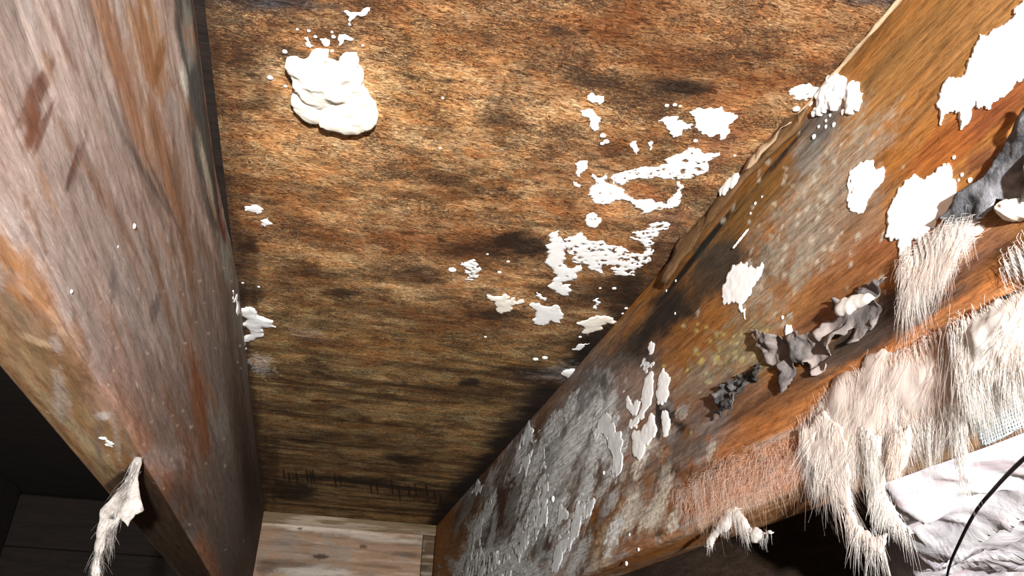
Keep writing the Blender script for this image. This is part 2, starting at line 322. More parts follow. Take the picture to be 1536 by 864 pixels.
# ------------------------------------------------------------------ joists
def joist(name, side):
    X0 = XL if side < 0 else XR
    ns, nb, no = 180, 34, 14
    s_in = np.linspace(0, DEEP, ns); s_bt = DEEP + np.linspace(0, THICK, nb)[1:]; s_out = DEEP + THICK + np.linspace(0, DEEP, no)[1:]
    s = np.concatenate([s_in, s_bt, s_out]); n = len(s)
    S, V = np.meshgrid(s, YS, indexing='ij')
    dx = np.clip(S - DEEP, 0, THICK); z = np.where(S <= DEEP, H - S, np.where(S <= DEEP + THICK, ZB, ZB + (S - DEEP - THICK)))
    # slightly eased arrises
    r = .005
    e1 = np.exp(-((S - DEEP) / r) ** 2); e2 = np.exp(-((S - DEEP - THICK) / r) ** 2)
    x = X0 + side * dx; x = x + side * (e1 - e2) * .0012; z = z + (e1 + e2) * .0012
    inn = S < DEEP; bot = (S >= DEEP) & (S < DEEP + THICK)
    rel = .0011 * (fbm(V * 9, S * 120, 71 + side, 4) - .5) + .0008 * (fbm(V * 60, S * 200, 75 + side, 4) - .5)
    if side > 0:     # lower strip of the face stands a little proud where the flange of the insulation has kept it whole
        rel = rel + .0035 * sst(.165, .175, S + .006 * (fbm(V * 30, S * 20, 80, 4) - .5)) * sst(.66, .52, V)
    else:            # waney top edge falls back from the subfloor
        rel = rel - .008 * sst(.036, .0, S + .02 * (fbm(V * 9, S * 0 + 3, 81, 3) - .5)) * sst(.75, .5, V)
    x = np.where(inn, x - side * rel, x); z = np.where(bot, z - rel * .6, z)
    f1 = fbm(V * 4, S * 60, 90 + side, 5); f2 = fbm(V * 14, S * 220, 95 + side, 5); f3 = fbm(V * 9, S * 9, 99 + side, 4)
    col = np.ones(S.shape + (3,))
    def lay(c, m): col[:] = col * (1 - m[..., None]) + np.array(c) * m[..., None]
    if side < 0:
        lay(LILAC, np.ones(S.shape)); lay((.27, .17, .12), sst(.48, .74, f1) * .6); lay((.52, .47, .45), sst(.5, .72, f2) * .6)
        lay((.17, .135, .115), sst(.5, .72, fbm(V * 5, S * 45, 120, 4)) * .55)
        lay((.19, .155, .135), sst(.34, .62, V + .2 * (f3 - .5)) * .7); lay(GREYBR, sst(.6, 1.1, V + .25 * (f3 - .5)) * .6); lay(DARK, sst(.9, 1.5, V) * .35)
        lay((.2, .09, .035), sst(.09, .02, S + .04 * (f3 - .5)) * .5 * sst(.8, .5, V))
        edge = sst(.200, .224, S + .02 * (f3 - .5)); lay((.36, .16, .085), edge * .7 * sst(.42, .6, f3 + .1))
        lay((.27, .15, .065), bot * (.9)); lay((.33, .23, .12), bot * sst(.45, .6, f2) * .7); lay(BROWN, bot * sst(.5, .7, f1) * .6)
        lay((.16, .06, .022), bot * sst(.245, .231, S) * .8)
    else:
        lay(AMBER, np.ones(S.shape)); lay((.36, .19, .06), sst(.5, .72, f2) * .6); lay(BROWN, sst(.5, .74, f1) * .6)
        lay((.36, .21, .11), sst(.56, .74, fbm(V * 5, S * 90, 130, 4)) * .45)
        lay(BROWN, bot * .7); lay((.30, .17, .08), bot * sst(.5, .7, f2))
        lay(ORANGE, sst(.168, .185, S + .01 * (f3 - .5)) * inn * .8); lay((.5, .24, .1), sst(.5, .7, f2) * (S > .175) * inn * .6)
    col[S > DEEP + THICK + .001] = np.array(DARK)
    bl = BL if side < 0 else BR
    def to_st(face, px, py):
        u = face.uv(px, py)
        if face.axis == 0: return np.array([H - u[1], u[0]])
        return np.array([DEEP + side * (u[0] - X0), u[1]])
    col = paint(S, V, col, bl, to_st, 300 + side)
    if side < 0:     # shade on the underside beyond a slanting edge, painted into the colour
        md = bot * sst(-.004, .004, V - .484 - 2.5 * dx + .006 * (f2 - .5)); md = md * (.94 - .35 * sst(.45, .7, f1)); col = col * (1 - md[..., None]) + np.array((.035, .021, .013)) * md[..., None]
    m, k = S.shape
    v = np.stack([x, V, z], -1).reshape(-1, 3)
    f = grid_faces(m, k, closed=True)
    if side < 0: f = f[:, ::-1]
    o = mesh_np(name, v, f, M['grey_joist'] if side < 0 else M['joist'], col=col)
    return o

l, lb, r_, rb = LEFT, LEFTBOT, RIGHT, RIGHTBOT
BL = [(l, 60, 260, 200, 160, 60, (.46, .40, .385), .5, .8), (l, 60, 360, 50, 120, -30, (.54, .50, .485), .7, .8), (l, 190, 330, 120, 150, 65, (.27, .22, .20), .5, .8),
      (l, 45, 155, 12, 40, 15, (.15, .075, .05), .85, .5), (l, 50, 185, 12, 42, 0, (.18, .08, .045), .8, .5), (l, 112, 255, 6, 38, 18, (.10, .06, .055), .85, .5),
      (l, 100, 70, 6, 60, -25, (.18, .10, .08), .6), (l, 190, 130, 16, 150, -17, (.25, .12, .05), .7, .6), (l, 225, 60, 22, 90, -10, (.32, .17, .06), .7), (l, 245, 220, 12, 140, -10, (.25, .12, .055), .7),
      (l, 210, 250, 8, 120, -24, (.13, .10, .09), .6), (l, 130, 310, 70, 60, -30, (.26, .22, .205), .5, .8), (l, 160, 300, 8, 100, -30, (.20, .11, .07), .6), (l, 240, 420, 6, 120, -14, (.16, .09, .05), .6), (l, 275, 330, 10, 120, -9, (.17, .085, .04), .7),
      (l, 296, 120, 20, 150, -6, SLATE, .95, .4, .5), (l, 318, 250, 14, 110, -6, SLATE, .9, .4, .5), (l, 330, 310, 8, 60, -6, BLUEGR, .8), (l, 280, 40, 12, 40, -4, (.20, .21, .2), .8),
      (l, 291, 60, 24, 110, -5, (.06, .062, .064), .95, .3, .25), (l, 312, 235, 17, 120, -7, (.055, .058, .06), .95, .3, .25), (l, 284, 50, 9, 50, -5, (.20, .22, .21), .8, .4, .3),
      (l, 68, 120, 9, 36, 14, (.14, .075, .055), .9, .35, .25), (l, 50, 190, 9, 34, 14, (.15, .07, .045), .9, .35, .25), (l, 66, 190, 5, 40, 20, (.15, .08, .06), .85, .35, .25), (l, 110, 250, 4, 36, 16, (.11, .065, .06), .9, .35, .2), (l, 225, 270, 4, 60, -30, (.10, .08, .075), .8, .4, .25), (l, 250, 300, 3, 60, -24, (.11, .08, .07), .8, .4, .25), (l, 170, 420, 6, 26, 5, (.13, .12, .125), .7), (l, 240, 90, 7, 34, 10, (.2, .10, .035), .8),
      (l, 277, 130, 6, 36, -6, (.55, .60, .57), .9, .4, .3), (l, 312, 270, 4, 55, -12, (.45, .43, .36), .7, .5), (l, 340, 395, 8, 40, -6, (.33, .36, .33), .8), (l, 338, 340, 5, 22, -5, (.18, .03, .02), .8),
      (l, 232, 462, 7, 22, 15, (.13, .12, .12), .8, .4), (l, 60, 470, 30, 24, 30, (.2, .08, .035), .7), (l, 60, 460, 14, 14, 30, (.30, .26, .26), .7), (l, 100, 500, 60, 16, 55, (.5, .32, .22), .6), (l, 170, 620, 50, 20, 62, (.5, .33, .26), .65),
      (l, 22, 400, 46, 14, 60, (.30, .11, .035), .8), (l, 300, 610, 12, 80, -8, (.23, .09, .035), .85, .5), (l, 280, 690, 12, 60, -4, (.22, .09, .04), .6), (l, 325, 560, 10, 90, -6, (.20, .17, .15), .6), (l, 335, 640, 12, 50, -4, (.33, .32, .30), .6, .6, .9),
      (l, 250, 600, 40, 80, -16, (.21, .15, .125), .6), (l, 232, 705, 18, 14, 0, (.33, .13, .05), .7), (l, 245, 690, 24, 16, 0, (.40, .34, .32), .55, .6, .9), (l, 360, 640, 12, 140, -6, DARK, .6), (l, 380, 770, 12, 90, -4, DARK, .7),
      (l, 270, 770, 40, 50, 40, DARK, .55), (l, 350, 760, 16, 80, 0, (.22, .2, .18), .35), (l, 185, 540, 30, 80, -22, (.27, .21, .19), .6),
      (lb, 60, 440, 60, 26, 50, (.36, .16, .05), .7), (lb, 55, 510, 26, 5, 25, (.7, .5, .33), .7, .5), (lb, 110, 580, 70, 20, 46, (.20, .11, .05), .6), (lb, 110, 640, 80, 8, 46, (.38, .30, .19), .6), (lb, 180, 660, 36, 24, 50, (.26, .15, .06), .5),
      (lb, 155, 624, 12, 5, 10, (.55, .52, .5), .7)]
BR = [(r_, 1340, 95, 170, 22, -45, (.17, .09, .025), .75, .7), (r_, 1480, 30, 120, 26, -45, (.27, .15, .06), .6, .8), (r_, 1330, 140, 120, 22, -45, (.35, .17, .05), .6, .8), (r_, 1120, 330, 70, 20, -50, (.15, .075, .02), .7, .7), (r_, 1150, 262, 95, 3.5, -50, BLACK, .97, .3, .2, .5), (r_, 1050, 375, 95, 4.5, -52, BLACK, .97, .3, .2, .5), (r_, 1400, 60, 160, 60, -45, (.30, .15, .05), .5, .8), (r_, 1440, 200, 110, 26, -42, (.30, .085, .02), .75), (r_, 1500, 165, 60, 20, -40, (.17, .05, .02), .7), (r_, 1470, 240, 30, 18, -40, REDBR, .8),
      (r_, 1220, 290, 46, 100, 25, MOULD, .85, .7, .9, 1.6), (r_, 1165, 400, 40, 90, 30, MOULD, .75, .7, .9, 1.6), (r_, 1295, 215, 60, 24, -45, MOULD, .6, .6, 1.0, 2), (r_, 1250, 330, 50, 80, 30, (.26, .2, .15), .55, .7, .9),
      (r_, 1170, 270, 20, 70, 40, (.20, .09, .02), .8), (r_, 1230, 190, 24, 36, 30, SLATE, .85), (r_, 1210, 235, 22, 30, 30, (.22, .22, .2), .7),
      (r_, 1300, 60, 16, 90, 42, (.17, .075, .02), .7), (r_, 1130, 300, 14, 60, 42, (.19, .10, .03), .6), (r_, 1085, 395, 44, 40, -40, (.03, .035, .03), .85), (r_, 1005, 470, 70, 34, -45, BLACK, .97, .5), (r_, 950, 535, 40, 34, -40, BLACK, .9), (r_, 1060, 440, 30, 34, -45, DARK, .8),
      (r_, 1040, 520, 60, 44, -40, (.28, .115, .028), .9), (r_, 1075, 470, 20, 30, 0, AMBER, .7), (r_, 1110, 530, 50, 40, -30, (.27, .24, .14), .75, .7, 1.0, 2.2), (r_, 1050, 570, 40, 24, -30, (.3, .27, .2), .6, .7, 1, 2),
      (r_, 1300, 395, 100, 30, -32, (.24, .085, .03), .8), (r_, 1250, 440, 70, 28, -35, (.24, .10, .035), .8), (r_, 1230, 490, 60, 20, -30, REDBR, .6), (r_, 1440, 390, 70, 30, -35, (.14, .065, .04), .8), (r_, 1345, 472, 105, 40, -28, (.05, .038, .034), .92, .4, .45), (r_, 1275, 525, 70, 24, -28, (.05, .036, .03), .9, .4, .5), (r_, 1200, 580, 50, 20, -28, (.09, .05, .03), .7, .6, .9),
      (r_, 1480, 350, 60, 20, -35, (.24, .11, .05), .7), (r_, 1180, 410, 7, 60, 18, (.26, .12, .05), .8), (r_, 1195, 400, 9, 26, 10, MOULD, .8),
      (r_, 1250, 540, 80, 14, -30, (.10, .07, .05), .6), (r_, 1150, 600, 60, 30, -30, (.20, .08, .025), .8), (r_, 1070, 610, 60, 34, -30, (.17, .07, .03), .75), (r_, 1040, 690, 60, 40, -40, (.13, .11, .10), .8, .7, .9), (r_, 1070, 650, 24, 40, 20, (.24, .2, .18), .7, .6, .9),
      (r_, 1110, 680, 80, 30, -28, (.42, .15, .035), .8), (r_, 1250, 600, 120, 22, -28, (.42, .17, .055), .8), (r_, 1430, 500, 120, 20, -27, (.45, .2, .08), .7), (r_, 1330, 580, 120, 26, -25, PINK, .6), (r_, 1160, 720, 110, 20, -24, PINK, .65, .7), (r_, 1090, 765, 60, 10, -22, (.6, .48, .38), .7), (r_, 1180, 655, 50, 6, -22, (.6, .48, .4), .6),
      (r_, 830, 700, 130, 110, -40, (.22, .19, .175), .85, .7), (r_, 900, 590, 50, 40, -40, SLATE, .8, .6), (r_, 930, 610, 26, 60, 10, (.32, .2, .15), .85, .5), (r_, 945, 700, 18, 60, -8, (.36, .22, .15), .8, .5), (r_, 870, 640, 60, 50, -20, (.33, .33, .32), .6, .7, 1),
      (r_, 750, 770, 24, 80, 22, (.075, .04, .025), .95, .4, .4), (r_, 800, 680, 14, 60, 22, (.13, .07, .03), .85, .5), (r_, 780, 750, 16, 50, 15, (.10, .055, .035), .85), (r_, 905, 760, 30, 50, 20, (.10, .05, .025), .9), (r_, 815, 825, 18, 24, 0, (.06, .05, .045), .9), (r_, 890, 800, 50, 60, 35, (.25, .10, .025), .9),
      (r_, 730, 850, 60, 36, 0, (.55, .58, .58), .8, .6, 1, 2), (r_, 860, 850, 60, 16, -10, (.42, .42, .4), .6, .6, 1, 2), (r_, 905, 820, 16, 36, 10, CREAMY, .8, .5, 1), (r_, 920, 790, 12, 40, 20, CREAMY, .7, .5, 1), (r_, 995, 755, 14, 46, 10, (.6, .55, .45), .85, .5, 1, 1.5), (r_, 975, 780, 24, 20, 0, CREAMY, .6, .6, 1, 2), (r_, 945, 770, 14, 36, 12, (.55, .52, .46), .75, .5, 1),
      (r_, 820, 740, 20, 90, 15, (.58, .60, .59), .75, .6, 1, 1.6), (r_, 785, 700, 20, 30, 25, (.55, .58, .57), .7, .5, 1, 2), (r_, 850, 690, 18, 60, 12, (.48, .46, .43), .7, .6, 1, 2), (r_, 890, 650, 26, 60, 12, (.58, .60, .60), .75, .6, 1, 2), (r_, 700, 760, 14, 50, 20, (.12, .07, .04), .8),
      (r_, 960, 620, 26, 60, 12, (.35, .25, .2), .7, .6, .9), (r_, 1000, 620, 12, 20, 0, BLACK, .9, .4), (r_, 987, 630, 5, 30, 0, BLACK, .9, .3, .2), (r_, 1020, 640, 16, 8, 30, BLACK, .8), (r_, 1000, 840, 80, 14, -22, (.28, .11, .025), .9), (r_, 940, 850, 60, 14, -22, (.24, .09, .02), .9), (r_, 1030, 740, 40, 30, -20, (.30, .11, .03), .8), (r_, 1060, 720, 30, 20, -20, (.1, .07, .05), .5),
      (r_, 1060, 490, 3, 3, 0, YELLOW, .9), (r_, 895, 735, 10, 10, 0, (.36, .18, .06), .7), (rb, 1400, 680, 90, 10, -22, (.34, .2, .09), .8), (rb, 1350, 690, 60, 6, -22, (.18, .1, .05), .7), (rb, 1130, 800, 70, 14, -20, (.13, .075, .03), .8)]
_rs = random.Random(11)
for _ in range(46):
    BR.append((r_, _rs.gauss(1095, 36), _rs.gauss(530, 34), _rs.uniform(2, 5), _rs.uniform(2, 4), 0, _rs.choice((YELLOW, (.45, .4, .22))), .85, .4, .6))
for _ in range(90):     # pale mould flecks over the right joist
    BR.append((r_, _rs.gauss(1190, 80), _rs.gauss(330, 90), _rs.uniform(1.5, 4), _rs.uniform(1.5, 6), 25, (.55, .5, .4), .7, .5, .8))
for _ in range(90):
    x = _rs.uniform(690, 930); y = _rs.uniform(1000 - x * .42 - 10, 864)
    BR.append((r_, x, y, _rs.uniform(3, 8), _rs.uniform(10, 36), 18 + _rs.uniform(-8, 8), _rs.choice(((.62, .65, .65), (.5, .52, .5), (.3, .3, .29), (.10, .06, .04), (.14, .09, .06))), .7, .5, .9, 1.3))
for _ in range(60):
    x = _rs.uniform(920, 1080); y = _rs.uniform(600, 800)
    BR.append((r_, x, y, _rs.uniform(2, 8), _rs.uniform(4, 14), 18, _rs.choice(((.6, .55, .48), (.1, .05, .025), (.3, .28, .26), (.3, .12, .04))), .7, .5, .9, 1.3))
for _ in range(70):
    BL.append((l, _rs.uniform(20, 320), _rs.uniform(20, 720), _rs.uniform(2, 6), _rs.uniform(10, 60), -18, _rs.choice(((.2, .11, .06), (.42, .36, .33), (.17, .13, .11), (.30, .17, .09))), .55, .5, .8))
for _ in range(60):
    BL.append((l, _rs.uniform(150, 370), _rs.uniform(380, 850), _rs.uniform(1, 2.5), _rs.uniform(1, 2.5), 0, (.55, .5, .45), .7, .4, .5))

for (x, y, rx, ry) in ((800, 705, 9, 60), (812, 770, 10, 70), (785, 800, 12, 50), (768, 830, 14, 40), (835, 770, 11, 36), (870, 770, 12, 46), (850, 815, 12, 40), (880, 735, 9, 30), (905, 655, 16, 44), (925, 690, 9, 40), (890, 625, 10, 30), (865, 660, 10, 40), (845, 690, 12, 40), (785, 670, 8, 30), (715, 795, 7, 40), (735, 762, 5, 26), (740, 845, 40, 22), (700, 850, 20, 22), (790, 855, 26, 16), (830, 640, 10, 24), (855, 610, 8, 24), (960, 690, 10, 30), (995, 750, 9, 36), (975, 775, 12, 26), (945, 765, 9, 36), (1015, 780, 8, 20), (920, 800, 10, 30)):
    BR.append((r_, x, y, rx, ry, 20, (.80, .83, .83) if x < 940 else (.74, .68, .58), .95, .25, .6, 1.2))
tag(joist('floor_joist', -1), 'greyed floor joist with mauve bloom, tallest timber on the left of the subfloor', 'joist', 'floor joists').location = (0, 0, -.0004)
RJ = tag(joist('floor_joist', 1), 'amber floor joist covered in white fungus and torn paper', 'joist', 'floor joists')
RJ.location = (0, 0, -.0004)

# ------------------------------------------------------------------ blocking and the dark bays
def board(name, lo, hi, nx, nz, label, mat, base, seed):
    """a plank with its own stains on the face that looks at the camera"""
    if base is None:
        o = box(name, lo, hi, mat, bev=.003); return tag(o, label, 'board')
    n = 70; zf = np.linspace(lo[2], hi[2], n)
    pr = [(lo[1], z) for z in zf] + [(hi[1], hi[2]), (hi[1], lo[2])]
    xs = np.linspace(lo[0], hi[0], 110); Pz = np.array(pr)
    U = np.tile(xs, (len(pr), 1)); Yv = np.repeat(Pz[:, :1], len(xs), 1); Zv = np.repeat(Pz[:, 1:], len(xs), 1)
    col = np.ones(U.shape + (3,)) * np.array(base)
    g = fbm(U * 9, Zv * 160, seed * 31, 5); g2 = fbm(U * 25, Zv * 25, seed * 37, 4)
    for c, m in (((.62, .5, .4), sst(.55, .7, g) * .5), (tuple(np.array(base) * .45), sst(.55, .7, fbm(U * 6 + 3, Zv * 90, seed * 41, 4)) * .6), ((.3, .26, .22), sst(.55, .7, g2) * .5)):
        col = col * (1 - m[..., None]) + np.array(c) * m[..., None]
    f = Face(1, lo[1], -1, 0, 2)
    if name == 'blocking_board':
        B = [(f, 470, 790, 60, 8, 6, (.75, .66, .56), .8), (f, 560, 805, 60, 6, 6, (.62, .54, .46), .7), (f, 480, 835, 12, 4, 0, DARK, .9, .4), (f, 430, 845, 40, 5, 4, DARK, .6), (f, 610, 832, 24, 3, 4, DARK, .6), (f, 470, 858, 50, 8, 0, (.6, .56, .5), .7), (f, 400, 852, 14, 10, 0, DARK, .5), (f, 450, 793, 3, 2, 0, BLACK, .9, .3), (f, 570, 790, 40, 3, 8, (.25, .15, .06), .85, .4, .3), (f, 545, 820, 5, 3, 0, DARK, .9), (f, 510, 845, 60, 3, 4, (.28, .18, .1), .7)]
        col = paint(U, Zv, col, B, lambda f_, px, py: f_.uv(px, py), 900)
    v = np.stack([U, Yv + .0008 * (g - .5) * (Yv < lo[1] + .001), Zv], -1).reshape(-1, 3); m, k = U.shape
    fc = grid_faces(m, k, closed=True)
    o = mesh_np(name, v, fc, mat, smooth=False, col=col); return tag(o, label, 'board')
yb = 1.80
board('blocking_board', (XL + .001, yb, ZB - .02), (XR - .028, yb + .038, H - .0225), 0, 0, 'clean pale pink-brown blocking board closing the far end of the bay', M['clean'], CLEAN, 1)
board('ledger_strip', (XL + .001, yb - .006, H - .022), (XR - .001, yb + .044, H - .001), 0, 0, 'dark olive strip along the top of the pale blocking board', M['clean'], (.20, .14, .075), 2)
board('nailing_block', (XR - .027, yb - .004, ZB - .02), (XR - .002, yb + .038, H - .0225), 0, 0, 'narrow dark brown upright block beside the pale blocking board', M['clean'], (.12, .075, .04), 3)
# left bay: stacked dark boards at its far end; right bay: the next joist
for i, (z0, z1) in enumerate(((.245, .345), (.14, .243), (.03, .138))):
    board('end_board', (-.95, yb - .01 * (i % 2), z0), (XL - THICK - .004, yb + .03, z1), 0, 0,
          ('end board coloured dark for the shade, uppermost behind the left joist', 'end board coloured dark for the shade of its bay, second from the top', 'end board coloured dark for the shade of its bay, lowest of its stack')[i], M['black_board'], None, 4 + i)
M['dim_wood'] = old_wood('dark_brown_timber', (90, 10, 60), (420, 60, 300), attr=False, base=(.11, .07, .05), bump=.5, rough=.85)
board('end_board', (XR + THICK + .004, yb, ZB), (.69, yb + .03, H - .002), 0, 0, 'dark brown end board closing the bay behind the white plastic bag', M['dim_wood'], None, 11)
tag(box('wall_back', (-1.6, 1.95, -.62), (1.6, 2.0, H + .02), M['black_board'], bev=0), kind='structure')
board('dark_joist', (.70, Y0, ZB), (.738, Y1 - .01, H - .001), 0, 0, 'dark neighbouring joist behind the white plastic bag', M['dim_wood'], None, 9)
board('dark_joist', (-.60, Y0, ZB), (-.562, yb - .02, H - .001), 0, 0, 'neighbouring joist coloured dark for the shadow beyond the left joist', M['black_board'], None, 10)

# ------------------------------------------------------------------ thin growths and torn sheets traced on the surfaces
def outline(poly, amp, rng, levels=2):
    P = [np.array(p, float) for p in poly]
    for k in range(levels):
        Q = []
        for i, p in enumerate(P):
            q = P[(i + 1) % len(P)]; d = q - p
            Q.append(p); Q.append((p + q) / 2 + np.array([-d[1], d[0]]) * rng.uniform(-amp, amp))
        P = Q
    return P
def seg_dist(pts, P):
    A = np.array(P); B = np.roll(A, -1, 0); d = np.full(len(pts), 1e9)
    for a, b in zip(A, B):
        ab = b - a; t = np.clip(((pts - a) @ ab) / max(ab @ ab, 1e-12), 0, 1)
        d = np.minimum(d, np.linalg.norm(pts - a - t[:, None] * ab, axis=1))
    return d
SEED = [0]
def growth(name, poly, face, h, mat, edge=.35, n=16, amp=.14, lacy=0.0, lift=None, thick=.0006, crumple=.4, holes=(), parent=None, levels=2, fine=60, both=False):
    """a lumpy body with an irregular outline grown on a surface; lift=(a,b) gives a free torn sheet instead"""
    SEED[0] += 1; sd = SEED[0]; rng = random.Random(sd)
    P = outline([face.uv(*p) for p in poly], amp, rng, levels)
    A = np.array(P); lo, hi = A.min(0), A.max(0); ctr = (lo + hi) / 2
    step = max(hi - lo) / n
    pts = [tuple(p) for p in P]; nb = len(pts)
    gu = np.arange(lo[0], hi[0], step); gv = np.arange(lo[1], hi[1], step)
    G = np.array([(a + rng.uniform(-.3, .3) * step, b + rng.uniform(-.3, .3) * step) for a in gu for b in gv]) if len(gu) and len(gv) else np.zeros((0, 2))
    if len(G):
        G = G[seg_dist(G, P) > step * .35]; pts += [tuple(p) for p in G]
    sc = 1.0 / max(hi - lo)
    res = delaunay_2d_cdt([Vector(((p[0] - ctr[0]) * sc, (p[1] - ctr[1]) * sc)) for p in pts], [], [list(range(nb))], 1, 1e-5)
    V2 = np.array([[v.x / sc + ctr[0], v.y / sc + ctr[1]] for v in res[0]]); faces = [list(f) for f in res[2]]
    cen = lambda f: V2[f].mean(0)
    if lacy:
        faces = [f for f in faces if fbm(cen(f)[0] * 300 + sd, cen(f)[1] * 300, sd, 4) > lacy]
    for hx, hy, hr in holes:
        hc = face.uv(hx, hy); rr = np.linalg.norm(face.uv(hx + hr, hy) - hc); faces = [f for f in faces if np.linalg.norm(cen(f) - hc) > rr]
    if not faces: return None
    used = sorted({i for f in faces for i in f}); mp = {a: i for i, a in enumerate(used)}
    V2 = V2[used]; faces = [[mp[i] for i in f] for f in faces]
    d = seg_dist(V2, P); dm = max(d.max(), 1e-6)
    nz = fbm(V2[:, 0] * fine * 4 + sd, V2[:, 1] * fine * 4, sd + 5, 4)
    if lift is None:
        hh = h * (edge + (1 - edge) * np.sqrt(sst(0, .9 * dm, d) + 1e-9)) * (1 - crumple + 2 * crumple * nz)
    else:
        n2 = fbm(V2[:, 0] * fine + sd, V2[:, 1] * fine, sd + 9, 3)
        hh = lift[0] + (lift[1] - lift[0]) * sst(.3, .7, n2) + h * (nz - .5) * 2
        hh = np.maximum(hh, thick * 1.5)
    V3 = [np.array(face.p3(*V2[i], hh[i])) for i in range(len(V2))]
    cnt = {}
    for f in faces:
        for a, b in zip(f, f[1:] + f[:1]): cnt[(a, b)] = 1
    bd = [(a, b) for a, b in cnt if (b, a) not in cnt]
    nv = len(V3)
    if lift is None and not both:
        low = {}
        for a, b in bd:
            for i in (a, b):
                if i not in low: low[i] = len(V3); V3.append(np.array(face.p3(*V2[i], -.0006)))
        F = faces + [[b, a, low[a], low[b]] for a, b in bd]
    else:
        off = thick if lift is not None else None
        for i in range(nv): V3.append(np.array(face.p3(*V2[i], (hh[i] - thick) if lift is not None else -hh[i])))
        F = faces + [[i + nv for i in f[::-1]] for f in faces] + [[b, a, a + nv, b + nv] for a, b in bd]
    loc = np.array(face.p3(*ctr, 0))
    me = bpy.data.meshes.new(name); me.from_pydata([tuple(p - loc) for p in V3], [], F); me.update()
    import bmesh
    bm = bmesh.new(); bm.from_mesh(me); bmesh.ops.recalc_face_normals(bm, faces=bm.faces); bm.to_mesh(me); bm.free()
    me.polygons.foreach_set('use_smooth', np.ones(len(me.polygons), bool)); me.materials.append(mat)
    o = bpy.data.objects.new(name, me); o.location = loc; C.objects.link(o)
    if parent:
        o.parent = parent; o.location = Vector(loc) - parent.location
    return o

# bracket fungus: three lobes that overlap, on the plywood
bf = bpy.data.objects.new('bracket_fungus', None); bf.location = hit(490, 85, 2, H); C.objects.link(bf)
tag(bf, 'large cream bracket fungus of overlapping lobes on the plywood near the left joist', 'fungus')
upper = [(430, 87), (443, 84), (456, 89), (464, 84), (473, 73), (493, 74), (491, 86), (501, 89), (509, 92), (514, 81), (536, 79), (539, 88), (536, 94), (542, 100), (543, 120), (549, 132), (545, 150), (520, 160), (495, 160), (480, 156), (467, 148), (449, 130), (441, 118), (435, 100)]
growth('upper_lobe', upper, CEIL, .0085, M['bracket'], .7, 40, .14, parent=bf, crumple=.42, fine=24)
growth('side_lobe', [(449, 132), (440, 136), (438, 148), (443, 159), (454, 170), (467, 178), (484, 179), (492, 168), (480, 150), (462, 139)], CEIL, .0065, M['bracket'], .75, 22, .08, parent=bf, crumple=.25, fine=16)
growth('lower_lobe', [(482, 178), (480, 163), (490, 150), (515, 142), (540, 138), (549, 132), (556, 145), (565, 156), (568, 168), (564, 178), (554, 185), (539, 191), (519, 191), (504, 186), (494, 185)], CEIL, .0085, M['bracket'], .75, 26, .08, parent=bf, crumple=.25, fine=16)

